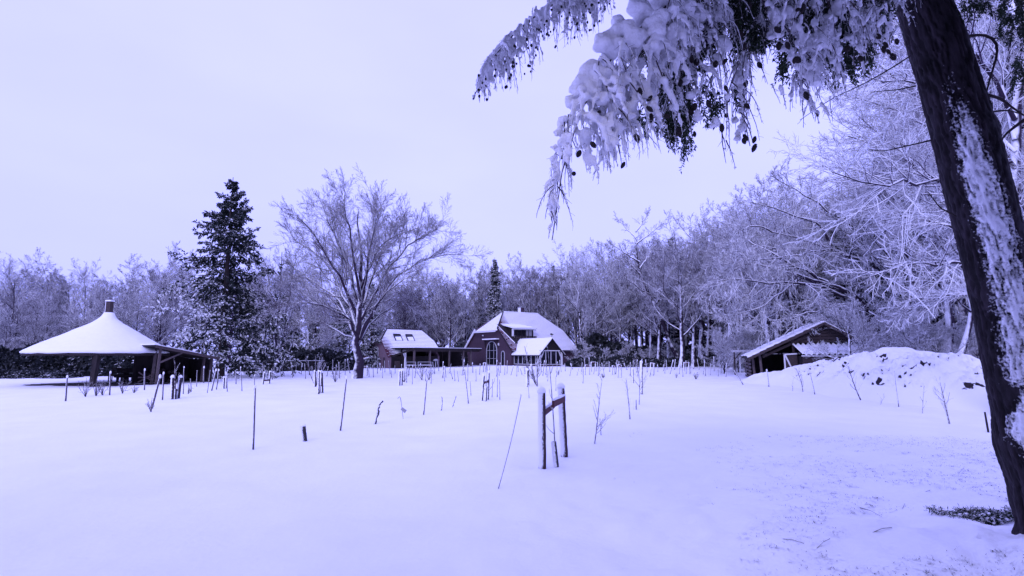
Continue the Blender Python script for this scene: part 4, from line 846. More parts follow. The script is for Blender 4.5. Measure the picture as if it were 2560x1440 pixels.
# ------------------------------------------------------------------ carport between barn and house
cA = P(1036, 872.3, 69.0); cB = P(1203, 873.2, 82.5); zb = 2.42; cA[2] = zb; cB[2] = zb; cd = Vector(cB - cA); clen = math.hypot(cd.x, cd.y)
CR = thing('carport', 'long dark timber carport with flat snowy roof between barn and farmhouse', 'carport', (cA[0], cA[1], 0), math.atan2(cd.y, cd.x))
q = MB(); q.box(0, clen, 0, 4.6, zb + .1, zb + .16); q.build('roof', M['dark'], CR)
q = MB(); q.box(-.08, clen, -.12, 4.6, zb + .162, zb + .24); q.build('roof_snow', M['snow'], CR)
q = MB(); q.box(-.05, clen, -.05, .04, zb - .16, zb + .098); q.build('fascia', M['dark'], CR)
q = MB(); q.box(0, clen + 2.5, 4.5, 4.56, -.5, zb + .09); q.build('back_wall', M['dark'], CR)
q = MB(); q.box(-.04, clen, .3, .42, zb - .34, zb - .165); q.build('beam', M['wood'], CR)
def local_x(px):   # along the carport front for a photo column
    k = (px - 1280) / F; c, s = math.cos(CR.rotation_euler[2]), math.sin(CR.rotation_euler[2]); return (k * cA[1] - cA[0]) / (c - k * s)
for px in (1040.5, 1079, 1127, 1162, 1181):
    x = local_x(px); q = MB(); q.box(x - .11, x + .11, .1, .3, -.5, zb - .17); q.build('post', M['post'], CR)
for px in (1052, 1111, 1150): x = local_x(px); q = MB(); q.box(x - .08, x + .08, 3.2, 3.36, -.5, zb + .09); q.build('post', M['wood'], CR)
for x in np.arange(.5, clen, 1.1): q = MB(); q.bar((x, .05, zb + .02), (x, 4.5, zb + .02), .08, .14); q.build('rafter', M['dark'], CR)
# left bay of the carport below the slanting edge: pale post with brace
pf = P(1013, 905, 70.2); CR_inv = Matrix.Rotation(-CR.rotation_euler[2], 3, 'Z'); lf = CR_inv @ (Vector((pf[0], pf[1], 0)) - Vector((cA[0], cA[1], 0)))
q = MB(); q.box(lf.x - .1, lf.x + .1, lf.y - .08, lf.y + .08, -.5, 1.98); q.bar((lf.x, lf.y, 1.25), (lf.x - .5, lf.y, 1.95), .12, .1); q.build('post', M['white'], CR)
gA = P(977, 889, 70.1); lg = CR_inv @ (Vector((gA[0], gA[1], 0)) - Vector((cA[0], cA[1], 0)))
q = MB(); q.bar((lg.x, lg.y, gA[2] - .12), (0, 0, zb), .12, .24); q.build('sloping_beam', M['dark'], CR)
q = MB(); q.box(lg.x + .1, 1.5, 4.3, 4.36, -.5, 2.3); q.build('back_wall', M['dark'], CR)
# benches, chair and lamp-like mushroom under the carport
def bench(px, Y, w, label):
    p = P(px, 910, Y); o = thing('bench', label, 'bench', (p[0], p[1], gh(p[0], p[1]) - .02), .35)
    q = MB(); q.box(-w / 2, w / 2, -.2, .2, .42, .47); q.build('seat', M['grey'], o)
    q = MB(); q.box(-w / 2, w / 2, .2, .24, .55, .60); q.box(-w / 2, w / 2, .2, .24, .85, .92); q.build('backrest', M['grey'], o)
    for x in (-w / 2 + .06, w / 2 - .06):
        for y in (-.17, .2): q = MB(); q.box(x - .04, x + .04, y - .04, y + .04, 0, .9 if y > 0 else .42); q.build('leg', M['grey'], o)
    q = MB(); q.box(-w / 2, w / 2, -.19, .19, .472, .50); q.build('snow_cap', M['snow'], o)
bench(1028, 67.5, 1.3, 'small grey bench at the left front of the carport'); bench(1062, 68.6, 1.8, 'wide grey bench in front of the second carport bay')
p = P(1089, 915, 70); MU = thing('garden_lamp', 'mushroom shaped lamp standing in the middle carport bay', 'lamp', (p[0], p[1], -.12))
q = MB(); q.tube([(0, 0, 0), (0, 0, .95)], .07, 8); q.build('stem', M['grey'], MU)
q = MB(); q.lathe([(.03, 1.22), (.2, 1.18), (.33, 1.08), (.38, .96), (.36, .93), (.05, .96)], 20); q.build('hood', M['zinc'], MU, smooth_=True)
p = P(992, 912, 70.6); CH = thing('crate', 'tall slatted crate in the dark left end of the carport', 'crate', (p[0], p[1], -.1), .3)
for k in range(5): q = MB(); q.box(-.3 + k * .14, -.2 + k * .14, -.3, -.26, 0, .95); q.build('slat', M['wood'], CH)
q = MB(); q.box(-.32, .4, -.26, .3, 0, .9); q.build('body', M['dark'], CH)

# ------------------------------------------------------------------ round thatched pavilion
pc = P(256, 950, 31.5); PV = thing('round_pavilion', 'round pavilion with snow covered thatched cone roof and square chimney', 'pavilion', (pc[0], pc[1], gh(pc[0], pc[1])))
sc_ = .915; prof = [(3.9, 1.86), (3.3, 2.20), (2.75, 2.47), (2.2, 2.76), (1.7, 3.05), (1.2, 3.33), (.82, 3.55), (.52, 3.78), (.36, 3.98), (.27, 4.16)]
def lathe_noise(prof, seg, amp, seed, mats, name, parent, sag=0.):
    V = []; n = len(prof)
    for k in range(seg):
        a = 2 * math.pi * k / seg
        for r, z in prof: V.append((r * sc_ * math.cos(a) - .22 * min(1, max(0, (4.1 - z) / 2.2)), r * sc_ * math.sin(a), z))
    V = np.array(V); V[:, 2] += fbm(V * 1.3 + seed, 3) * amp; V[:, :2] *= (1 + fbm(V * .8 + seed, 2) * .012)[:, None]
    Fq = [(k * n + i, ((k + 1) % seg) * n + i, ((k + 1) % seg) * n + i + 1, k * n + i + 1) for k in range(seg) for i in range(n - 1)]
    return link(name, npmesh(name, V, Fq, mats=mats), parent)
dense = [(float(r), float(np.interp(-r, [-p_[0] for p_ in prof], [p_[1] for p_ in prof]))) for r in np.linspace(3.9, .27, 34)]
top = [(3.86, 1.83), (3.92, 1.87), (3.93, 1.93)] + [(r, z + .11) for r, z in dense[1:]] + [(.0, 4.30)]
lathe_noise(top, 96, .030, 3, [M['snow']], 'roof_snow', PV)
und = [(3.88, 1.80), (3.86, 1.70), (3.55, 1.78), (2.4, 2.35), (.8, 3.2), (.1, 3.5)]; lathe_noise(und, 64, .02, 5, [M['thatch']], 'thatch', PV)
for k in range(18):
    a = 2 * math.pi * k / 18; q = MB(); q.bar((3.3 * math.cos(a) - .2, 3.3 * math.sin(a), 1.76), (.3 * math.cos(a), .3 * math.sin(a), 3.35), .10, .14); q.build('rafter', M['dark'], PV)
q = MB(); q.box(-.135, .135, -.135, .135, 3.6, 4.95); cho = q.build('chimney', M['wood'], PV); q = MB(); q.box(-.17, .17, -.17, .17, 4.952, 5.03); q.build('cap', M['snow'], cho)
q = MB(); q.box(-.165, -.137, -.135, .135, 3.9, 4.94); q.build('snow_face', M['snow'], cho)
for (x, y, lean_) in ((1.75, -2.8, -.18), (2.9, 1.4, .1), (-2.3, 2.2, 0)):
    q = MB(); q.bar((x + lean_ * .6, y, -.3), (x, y, 1.78), .24, .24, up=(0, 1, 0)); po = q.build('post', M['dark'], PV)
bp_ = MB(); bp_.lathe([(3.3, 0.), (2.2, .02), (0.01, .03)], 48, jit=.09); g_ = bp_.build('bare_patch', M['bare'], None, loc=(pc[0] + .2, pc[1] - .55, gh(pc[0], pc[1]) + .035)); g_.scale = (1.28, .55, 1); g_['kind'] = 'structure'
# table and chair below
p = G(316, 957); TB_ = thing('picnic_table', 'heavy dark log picnic table under the right side of the pavilion', 'table', (p[0], p[1] + .6, p[2]), .1)
for k in range(3): q = MB(); q.tube([(-.8 + .02 * k, -.3 + .3 * k, .74), (.8 - .04 * k, -.3 + .3 * k, .74)], .13, 8); q.build('log_top', M['dark'], TB_)
for x in (-.5, .5): q = MB(); q.tube([(x, 0, -.1), (x, 0, .7)], [.22, .16], 8); q.build('leg', M['dark'], TB_)
for y in (-.75, .75): q = MB(); q.tube([(-.7, y, .42), (.7, y, .42)], .10, 8); q.tube([(-.5, y, -.1), (-.5, y, .4)], .08, 6); q.tube([(.5, y, -.1), (.5, y, .4)], .08, 6); q.build('bench_log', M['dark'], TB_)
p = G(262, 956); CHR = thing('garden_chair', 'open framed dark garden chair under the pavilion left of the log table', 'chair', (p[0], p[1] + .8, p[2]), .3)
q = MB(); q.box(-.25, .25, -.25, .25, .42, .46); q.build('seat', M['wood'], CHR)
for k in range(3): q = MB(); q.box(-.25, .25, .22, .26, .55 + .12 * k, .63 + .12 * k); q.build('back_slat', M['wood'], CHR)
for x in (-.25, .25):
    for y, h_ in ((-.25, .66), (.25, .92)): q = MB(); q.box(x - .025, x + .025, y - .025, y + .025, 0, h_); q.build('leg', M['wood'], CHR)
    q = MB(); q.box(x - .03, x + .03, -.27, .27, .66, .69); q.build('armrest', M['wood'], CHR)

# ------------------------------------------------------------------ open log shed right of the pavilion
sA = G(392, 961); sB = G(527, 955); zA, zB = P(372, 863, sA[1])[2], P(530, 893, sB[1] + 1)[2]; dx = Vector((sB[0] - sA[0], sB[1] - sA[1], 0)); sl2 = dx.length
LS = thing('log_shed', 'open fronted dark shed with thin snow on its sloping roof beside the pavilion', 'shed', (sA[0], sA[1], sA[2]), math.atan2(dx.y, dx.x)); z0_ = sA[2]
hA, hB = zA - z0_, zB - z0_
def sz(x): return hA + (hB - hA) * (x + .45) / (sl2 + .6)
q = MB(); q.prism([(-.5, -.55, sz(-.5)), (sl2 + .15, -.55, sz(sl2 + .15)), (sl2 + .15, 2.9, sz(sl2 + .15)), (-.5, 2.9, sz(-.5))], (0, 0, -.08)); q.build('roof', M['dark'], LS)
q = MB(); q.prism([(-.52, -.5, sz(-.5) + .002), (1.9, -.5, sz(1.9) + .002), (1.5, 2.9, sz(1.5) + .002), (-.52, 2.9, sz(-.5) + .002)], (0, 0, .06)); q.build('roof_snow', M['snow'], LS)
q = MB(); q.bar((-.5, -.6, sz(-.5) - .09), (sl2 + .1, -.6, sz(sl2 + .1) - .09), .06, .16); q.build('fascia', M['wood'], LS)
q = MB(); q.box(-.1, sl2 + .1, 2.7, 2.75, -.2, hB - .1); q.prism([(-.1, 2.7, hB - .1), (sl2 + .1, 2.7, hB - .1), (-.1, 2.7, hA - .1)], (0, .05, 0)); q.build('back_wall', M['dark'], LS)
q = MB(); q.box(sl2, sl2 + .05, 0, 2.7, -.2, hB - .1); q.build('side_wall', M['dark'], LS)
for x, y in ((0, 0), (.14, .8), (sl2 - .55, 0), (sl2 - .1, 0)):
    q = MB(); q.bar((x - .06, y, -.2), (x + .04, y, sz(x) - .1), .12, .12, up=(0, 1, 0)); q.build('post', M['post'] if x < 1 else M['wood'], LS)
q = MB(); q.bar((.04, -.04, 1.25), (1.1, -.3, sz(1.1) - .14), .09, .10, up=(0, 1, 0)); q.build('brace', M['post'], LS)
for k in range(3): q = MB(); q.bar((-.9, .2, .15 + .28 * k), (-.15, .2, .6 - .22 * k), .06, .06); q.build('strut', M['wood'], LS)
for k in range(16):
    a = RS(k).rand(3); q = MB(); x = .6 + a[0] * (sl2 - 1.4); z = .1 + .75 * a[1] * (1 if k % 2 else .5); q.tube([(x, 1.4, z), (x + .1, 2.6, z + .02)], .10 + .04 * a[2], 7); q.build('log', M['bark'], LS)

# ------------------------------------------------------------------ plank shed on the right
PH = math.radians(-20); ps = G(1890, 951); s0 = np.array([ps[0], 35.0]); 
SH = thing('plank_shed', 'old plank shed with long snowy roof slope, dark open bay and corrugated lean-to', 'shed', (s0[0], s0[1], 0), PH)
cw, sw = math.cos(PH), math.sin(PH)
def shx(px):
    k = (px - 1280) / F; return (k * s0[1] - s0[0]) / (cw - k * sw)
def shz(px, py): x = shx(px); return EYE + (HZ - py) * (s0[1] + x * sw) / F
xE, zE = shx(1864), shz(1864, 893); xR, zR = shx(2055), shz(2055, 806); xQ, zQ = shx(2135), shz(2135, 848); xW = shx(2178)
def zleft(x): return zE + (zR - zE) * (x - xE) / (xR - xE)
def zright(x): return zR + (zQ - zR) * (x - xR) / (xQ - xR)
dep = 6.0
q = MB(); q.prism([(xE, -.5, zE), (xR, -.5, zR), (xR, dep, zR), (xE, dep, zE)], (0, 0, -.10)); q.build('roof', M['dark'], SH)
q = MB(); q.prism([(xR + .004, -.5, zR), (xW + .3, -.5, zright(xW + .3)), (xW + .3, dep, zright(xW + .3)), (xR + .004, dep, zR)], (0, 0, -.10)); q.build('roof', M['dark'], SH)
# snow on it, course by course
rs = RS(6); n_ = 26; V = []; 
xs_ = np.linspace(xE - .06, xR, 90); ys_ = np.linspace(-.58, dep, 40); Xg, Yg = np.meshgrid(xs_, ys_); crs = (Xg * 2.3) % 1
Zg = zE + (zR - zE) * (Xg - xE) / (xR - xE) + .09 + .05 * (1 - crs) + .03 * fbm(np.stack([Xg * 1.5, Yg * 1.5, Xg * 0], -1).reshape(-1, 3), 3).reshape(Xg.shape)
edge = smooth(Yg, -.58, -.45); Zg = Zg - (1 - edge) * .12
i = np.arange(39)[:, None] * 90 + np.arange(89)[None]; Fq = np.stack([i, i + 1, i + 91, i + 90], -1).reshape(-1, 4)
link('roof_snow', npmesh('roof_snow', np.stack([Xg, Yg, Zg], -1).reshape(-1, 3), Fq, mats=[M['snow']]), SH)
q = MB(); q.prism([(xR + .006, -.52, zR + .004), (xW + .3, -.52, zright(xW + .3) + .004), (xW + .3, dep, zright(xW + .3) + .004), (xR + .006, dep, zR + .004)], (0, 0, .07)); q.build('roof_snow', M['snow'], SH)
for a, b_, zf in ((xE, xR, zleft), (xR, xW + .2, zright)):
    q = MB(); q.bar((a, -.54, zf(a) - .10), (b_, -.54, zf(b_) - .10), .05, .18, up=(0, 0, 1)); q.build('bargeboard', M['wood'], SH)
q = MB(); q.bar((xE + .9, -.1, zleft(xE + .9) - .42), (xR, -.1, zR - .45), .10, .16); q.build('rafter', M['wood'], SH)
for x in np.linspace(xE + .4, xR - .3, 9): q = MB(); q.bar((x, -.5, zleft(x) - .17), (x, dep, zleft(x) - .17), .09, .12); q.build('rafter', M['wood'], SH)
# gable boards (horizontal, uneven) above the lean-to
xg0 = shx(1950); zb0 = shz(2050, 857); k = 0; z = zb0
while z < zR - .25:
    h_ = .19; xa = xE + (z + .12 - zE) / (zR - zE) * (xR - xE) + .12; xb = xR + (zR - z - .12) / (zR - zQ) * (xQ - xR) - .1
    xa = max(xa, xg0)
    q = MB(); o_ = .02 * (k % 2); q.prism([(xa + .05, -.02 - o_, z), (xb, -.02 - o_, z + .02), (xb - .25, -.02 - o_, z + h_), (xa + .25, -.02 - o_, z + h_ - .01)], (0, .035, 0)); q.build('plank', M['wood'], SH); z += .2; k += 1
# lean-to: corrugated sheets with snow in the valleys
x0c, x1c = shx(1975), shx(2165); zt, zbm = shz(2060, 862), shz(2060, 886); yt, ybm = -.15, -1.5
sheets = 4; wv = (x1c - x0c) / sheets
for s_ in range(sheets):
    nn = 40; xs_ = np.linspace(x0c + s_ * wv, x0c + (s_ + 1) * wv + .02, nn); ph = (xs_ - x0c) * 2 * math.pi / ((x1c - x0c) / 15)
    V = []; 
    for v_ in np.linspace(0, 1, 12):
        sk_ = .35 * v_; V.append(np.stack([xs_ + sk_, np.full(nn, yt + (ybm - yt) * v_), zt + (zbm - zt) * v_ + .045 * np.sin(ph) + .02 * (s_ % 2)], 1))
    V = np.concatenate(V); i = np.arange(11)[:, None] * nn + np.arange(nn - 1)[None]; Fq = np.stack([i, i + 1, i + nn + 1, i + nn], -1).reshape(-1, 4)
    sh = link('corrugated_sheet', npmesh('corrugated_sheet', V - [0, 0, .012], Fq, mats=[M['tile_dark']]), SH)
    Vs = V.copy(); amp = np.tile(.5 + .5 * np.sin(ph), 12); Vs[:, 2] += .02 + .055 * amp + .012 * fbm(Vs * 3, 2); Vs[:, 1] += .03 * (Vs[:, 1] < ybm + .05)
    link('snow_cover', npmesh('snow_cover', Vs, Fq, mats=[M['snow']]), sh)
    Vf = np.concatenate([V[-nn:], Vs[-nn:]]); i = np.arange(nn - 1); Fq = np.stack([i, i + 1, i + nn + 1, i + nn], -1); link('snow_edge', npmesh('snow_edge', Vf + [0, -.004, 0], Fq, mats=[M['snow']]), sh)
q = MB(); q.bar((x0c + .3, ybm + .02, zbm - .09), (x1c + .25, ybm + .02, zbm - .09), .05, .07); q.build('gutter', M['white'], SH)
z = zbm - .28
for k in range(9): q = MB(); q.box(x0c + .35 + .03 * (k % 2), x1c + .1, -1.3 - .015 * (k % 2), -1.25, z, z + .19); q.build('plank', M['wood'], SH); z -= .2
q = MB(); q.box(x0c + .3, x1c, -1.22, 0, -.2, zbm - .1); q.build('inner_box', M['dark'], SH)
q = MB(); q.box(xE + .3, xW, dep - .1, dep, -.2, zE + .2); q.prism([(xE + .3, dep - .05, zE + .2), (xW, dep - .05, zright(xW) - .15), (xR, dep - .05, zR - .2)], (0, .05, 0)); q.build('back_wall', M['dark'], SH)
q = MB(); q.box(xW - .08, xW, 0, dep, -.2, zright(xW) - .15); q.build('side_wall', M['dark'], SH)
for x, y, m_ in ((.55, 0, 'post'), (.15, .5, 'post'), (x0c + .1, -.1, 'wood'), (.0, 2.2, 'post')): q = MB(); q.bar((x + .05, y, -.3), (x - .05, y, zleft(x) - .15), .14, .14, up=(0, 1, 0)); q.build('post', M[m_], SH)
for k in range(6): q = MB(); q.bar((-.02, .6, .12 + .24 * k), (-.02, dep, .14 + .24 * k), .04, .14); q.build('plank', M['post'], SH)
# white framed gate
ga, gb = shx(1953), shx(1972); zg0, zg1 = .35, 1.72; q = MB()
for a, b_ in (((ga, zg1), (gb + .3, zg1 + .05)), ((ga, zg0), (gb + .25, zg0)), ((ga, zg0), (ga, zg1)), ((ga + .05, zg1 - .05), (gb + .1, zg0 + .05))): q.bar((a[0], -.4, a[1]), (b_[0], -.4, b_[1]), .09, .05, up=(0, 1, 0))
gt = q.build('gate', M['white'], SH); q = MB(); q.box(ga + .05, gb + .3, -.37, -.35, zg0, zg1); q.build('gate_panel', M['wood'], gt)
# small lean-to roof left of the shed
p = P(1858, 874, 43); LT = thing('lean_to_shelter', 'low shelter with flat snow edged roof just left of the plank shed', 'shelter', (p[0], p[1], 0), PH)
for k in range(2): q = MB(); q.box(-.95, 1.2, -.4 + k * .5, .5 + k * .5, 2.08 + .1 * k - .17, 2.13 + .1 * k - .17); q.build('roof_board', M['white'], LT)
for x in (-.7, .9): q = MB(); q.bar((x, 0, -.2), (x, 0, 1.9), .1, .1); q.build('post', M['wood'], LT)
q = MB(); q.bar((-.7, 0, 1.3), (-.2, 0, 1.88), .07, .07); q.build('brace', M['wood'], LT)

# ------------------------------------------------------------------ rail fence in front of the dark evergreens
f0, f1 = P(600, 905, 54), P(812, 905, 54); FN = thing('rail_fence', 'dark rail fence behind the spruce and the leaning tree', 'fence', (f0[0], f0[1], gh(f0[0], f0[1])))
Lf = f1[0] - f0[0]
for k in range(8): q = MB(); x = Lf * k / 7; q.box(x - .06, x + .06, -.05, .05, -.1, 1.15); q.build('post', M['dark'], FN)
for z in (.45, .75, 1.05): q = MB(); q.bar((0, -.06, z), (Lf, -.06, z), .05, .09); q.build('rail', M['dark'], FN)
q = MB(); q.bar((0, -.06, 1.11), (Lf, -.06, 1.11), .05, .03); q.build('rail_snow', M['snow'], FN)
f0, f1 = P(1785, 908, 58), P(1850, 908, 50); FN = thing('wire_fence', 'thin post and wire fence left of the plank shed', 'fence', (f0[0], f0[1], gh(f0[0], f0[1])), math.atan2(f1[1] - f0[1], f1[0] - f0[0])); Lf = math.hypot(f1[0] - f0[0], f1[1] - f0[1])
for k in range(5): q = MB(); x = Lf * k / 4; q.tube([(x, 0, -.1), (x, 0, 1.5)], .06, 6); q.build('post', M['stake_far'], FN)
for z in (.5, .9, 1.3): q = MB(); q.tube([(0, 0, z), (Lf, 0, z)], .012, 4); q.build('wire', M['zinc'], FN)

# ================================================================== stakes, canes and saplings in the field
def both(x, y): return mound_h(x, y)
def rod_pts(top, base, n=5, bend=0.0, extra=None, sink=.06):
    b = G(*base, extra=extra); t = P(top[0], top[1], b[1] + .02); d = t - b; side = np.array([-d[2], 0, d[0]]) * bend
    pts = [b + d * k / n + side * math.sin(math.pi * k / n) for k in range(n + 1)]; pts[0] = pts[0] - d * (sink / max(.1, np.linalg.norm(d))); return b, pts
def cane(top, base, wpx, label, group=None, m='cane', name='cane', cat='cane', bend=.0, extra=None, knob=True):
    b, pts = rod_pts(top, base, 5, bend, extra); r = wpx / 2 * b[1] / F; loc = b; q = MB()
    q.tube([p - loc for p in pts], [r, r, r, r * .95, r * .9, r * .85], 6)
    if knob: tp = pts[-1] - loc; q.tube([tp + [0, 0, z] for z in (-r, 0, r * 1.6, r * 2.8)], [r * 1.02, r * 1.2, r * 1.1, r * .5], 6, mi=1)
    o = q.build(name, [M[m], M['snow']], None, smooth_=True, loc=[float(c) for c in loc]); return tag(o, label, cat, group)
def stake_frame(stakes, bars, label, group=None, guard=None, m='stake_far', barm='crossbar', sides=10, name='tree_stakes'):
    b0 = G(*stakes[0][1]); o = thing(name, label, 'tree stakes', b0, 0, group); Y0 = b0[1]; bases = []
    for top, base, w in stakes:
        b, pts = rod_pts(top, base, 12); r = w / 2 * b[1] / F; q = MB(); bases.append(b)
        q.tube([p - b0 for p in pts], [r * (1 + .04 * math.sin(3.1 * k + w)) for k in range(13)], sides, jit=.03); q.build('stake', M[m], o, smooth_=True)
        tp = pts[-1] - b0; q = MB(); q.tube([tp + [-.02 * r, 0, z * r] for z in (-.5, .1, .7, 1.1)], [r * 1.12, r * 1.16, r * .85, r * .25], sides, jit=.04); q.build('snow_cap', M['snow'], o, smooth_=True)
    for a, c, h, i, j in bars:
        A = P(a[0], a[1], bases[i][1] - .0) - b0; B = P(c[0], c[1], bases[j][1]) - b0; hh = h * Y0 / F
        q = MB(); q.bar(A, B, hh * .35, hh); q.build('crossbar', M[barm], o)
        q = MB(); up_ = np.array([0, 0, hh * .56]); q.tube([A + up_, A * .6 + B * .4 + up_ * 1.1, B + up_], [hh * .18, hh * .26, hh * .2], 6, jit=.15); q.build('bar_snow', M['snow'], o, smooth_=True)
    return o
def sapling(stem, base, wpx, label, group=None, n=8, ln=.35, twn=3, seed=1, extra=None, m='sapling', name='sapling', cat='sapling', guard=None, knots=0, ang=(25, 55), up=.1, tmin=.2, multi=0):
    rs = RS(seed); b = G(*base, extra=extra); Y = b[1]; pts = np.array([b - b - np.array([0, 0, .05])] + [P(x, y, Y) - b for x, y in stem]); L0 = resample(pts, 9)[None]
    r = wpx / 2 * Y / F; R0 = (r * (1 - .75 * np.linspace(0, 1, 9)))[None]; lv = [(L0, R0, 6)]; o = thing(name, label, cat, b, 0, group)
    link('stem', tmesh('stem', lv, M[m]), o)
    if multi:
        H = np.linalg.norm(pts[-1]); S = np.zeros((multi, 6, 3)); a = rs.uniform(0, 6.28, multi); sp = rs.uniform(.15, .5, multi)
        for k in range(6): f = k / 5; S[:, k] = np.stack([np.cos(a) * sp * f * H, np.sin(a) * sp * f * H, f * H * rs.uniform(.6, 1, multi) - .03], 1)
        par = (S, r * .7 * (1 - .7 * np.linspace(0, 1, 6))[None] * np.ones((multi, 1)))
    else: par = (L0, R0)
    tl = [] if not multi else [(*par, 4)]
    c1 = children(*par, n, ln, ang, 4, .6, r * .28, rs, tmin=tmin, trop=(0, 0, up), wander=.10); tl.append((*c1, 4))
    if twn: c2 = children(*c1, twn, .4, (25, 55), 2, .7, r * .2, rs, tmin=.3, trop=(0, 0, up), wander=.12); tl.append((*c2, 3))
    link('twigs', tmesh('twigs', tl, M[m]), o)
    if guard:
        A = P(guard[0][0], guard[0][1], Y) - b; B = P(guard[1][0], guard[1][1], Y) - b; q = MB(); rr = guard[2] / 2 * Y / F; n_ = 15
        q.tube([A + (B - A) * k / n_ for k in range(n_ + 1)], [rr * (1 + .07 * (k % 2)) for k in range(n_ + 1)], 12, jit=.03); q.build('guard_tube', M['guard'], o, smooth_=True)
    return o
# the near frame
stake_frame([((1354, 977), (1356, 1172), 19), ((1402, 966), (1411, 1141), 17.5)], [((1361, 1031), (1385, 1012), 15, 0, 1), ((1383, 1010), (1411, 996), 16, 0, 1)],
            'pair of thick snow plastered stakes with reddish crossbars, nearest in the field', None, m='stake', sides=20)
sapling([(1387, 1100), (1383, 1040), (1381, 1000), (1376, 940), (1369, 865)], (1389, 1168), 4.2, 'whip thin young tree tied between the two nearest stakes', n=5, ln=.10, twn=0, seed=3, guard=((1384, 1104), (1391, 1168), 12.5), name='young_tree', cat='young tree')
cane((1302, 990), (1245, 1222), 3.4, 'long dark cane leaning right, left of the nearest stakes', m='stake_far', bend=-.012)
cane((638, 968), (633, 1124), 4.6, 'upright snowy cane standing alone in the left foreground')
cane((866, 946), (851, 1077), 4.2, 'cane leaning slightly right, left of the ragged snowy twig', bend=.0)
cane((1067, 948), (1059, 1037), 3.6, 'cane leaning slightly right, just right of the little plant tag')
cane((1161, 922), (1171, 1009), 2.8, 'thin cane leaning left in front of the carport')
cane((1244, 920), (1243, 993), 2.2, 'thin upright cane right of the second stake pair')
cane((168, 943), (164, 1003), 3.8, 'snowy cane farthest left in the field')
cane((276, 932), (274, 988), 3.4, 'knobbed snowy cane in front of the pavilion chair')
cane((362, 925), (361, 975), 3., 'knobbed snowy cane between log table and log shed')
cane((400, 943), (379, 1022), 5., 'thick snowy cane leaning right, in front of the log shed')
cane((409, 934), (406, 1000), 3.4, 'upright cane between the leaning cane and the twin stakes')
cane((540, 926), (529, 977), 3.2, 'cane leaning right at the right end of the log shed'); cane((547, 926), (541, 974), 2.6, 'second cane leaning right at the right end of the log shed')
cane((510, 919), (509, 957), 3., 'short cane in front of the log shed posts')
cane((1917, 927), (1922, 967), 3., 'knobbed snowy stick in front of the shed bay', extra=both); cane((2024, 929), (2037, 986), 2.4, 'thin stick leaning left at the left foot of the mound', extra=both, knob=False)
cane((2235, 927), (2247, 1017), 2.4, 'tall thin stick on the near slope of the mound', extra=both, knob=False, bend=.01)
cane((2462, 1030), (2471, 1081), 4.5, 'short dark forked stick between mound and leaning trunk', m='bark', knob=False, name='stick', cat='stick')
cane((1835, 925), (1858, 962), 2.2, 'thin stick leaning left before the plank shed', knob=False, name='stick', cat='stick')
cane((1565, 948), (1575, 1048), 3., 'cane leaning left with small snowy shoots, right of the bare sapling')
# stub in a guard, ragged twig, plant tag
b = G(763, 1103); o = thing('stake_stub', 'short thick snow crusted stake stub leaning left in the foreground', 'stake', b)
A = P(757, 1064, b[1]) - b; q = MB(); q.tube([A + (np.array([0, 0, -.08]) - A) * k / 12 for k in range(13)], [.5 * 12.5 * b[1] / F * (1 + .06 * (k % 2)) for k in range(13)], 14, jit=.04); q.build('body', M['guard'], o, smooth_=True)
q = MB(); q.tube([A + [0, 0, z] for z in (-.01, .015, .03)], [.5 * 14 * b[1] / F, .5 * 13 * b[1] / F, .02], 12, jit=.06); q.build('snow_cap', M['snow'], o, smooth_=True)
def ragged(path, base, wpx, label, seed, name='snowy_stem', cat='stem'):
    b = G(*base); rr = random.Random(seed); pts = resample(np.array([P(x, y, b[1]) - b for x, y in path]), 16); q = MB(); r = wpx / 2 * b[1] / F
    q.tube([p + np.array([rr.uniform(-.3, .3) * r, 0, 0]) for p in pts], [r * rr.uniform(.5, 1.25) for _ in pts], 9, jit=.15); o = q.build(name, M['guard'], None, smooth_=True, loc=[float(c) for c in b]); return tag(o, label, cat)
ragged([(937, 1062), (944, 1035), (945, 1020), (955, 1002), (957, 1003)], (937, 1060), 6.5, 'ragged snow caked stem bending right, in the middle foreground', 4)
b = G(1008, 1047); o = thing('plant_tag', 'curved snowy stem with a square plant tag hanging on it', 'plant tag', b)
pts = resample(np.array([P(x, y, b[1]) - b for x, y in [(1008, 1050), (1006, 1030), (1003, 1010), (1001, 992), (997, 988), (994, 996)]]), 14); q = MB(); q.tube(pts, [.007 + .006 * (k / 14) for k in range(14)], 7, jit=.2); q.build('stem', M['guard'], o, smooth_=True)
A = P(1009, 1025, b[1] - .03) - b; q = MB(); s_ = 7 * b[1] / F; q.prism([A + np.array([dx_ * s_, 0, dz_ * s_]) for dx_, dz_ in ((-1.1, .2), (-.5, 1.0), (1.1, -.1), (.45, -1.1))], (0, .012, 0)); q.build('tag_plate', M['grey'], o)
ragged([(1103, 1026), (1106, 1005), (1104, 992)], (1103, 1026), 3.2, 'small snowy shoot, left one of the little pair before the carport', 7); ragged([(1131, 1018), (1136, 1002), (1140, 990)], (1132, 1018), 3.0, 'small snowy shoot, right one of the little pair before the carport', 8)
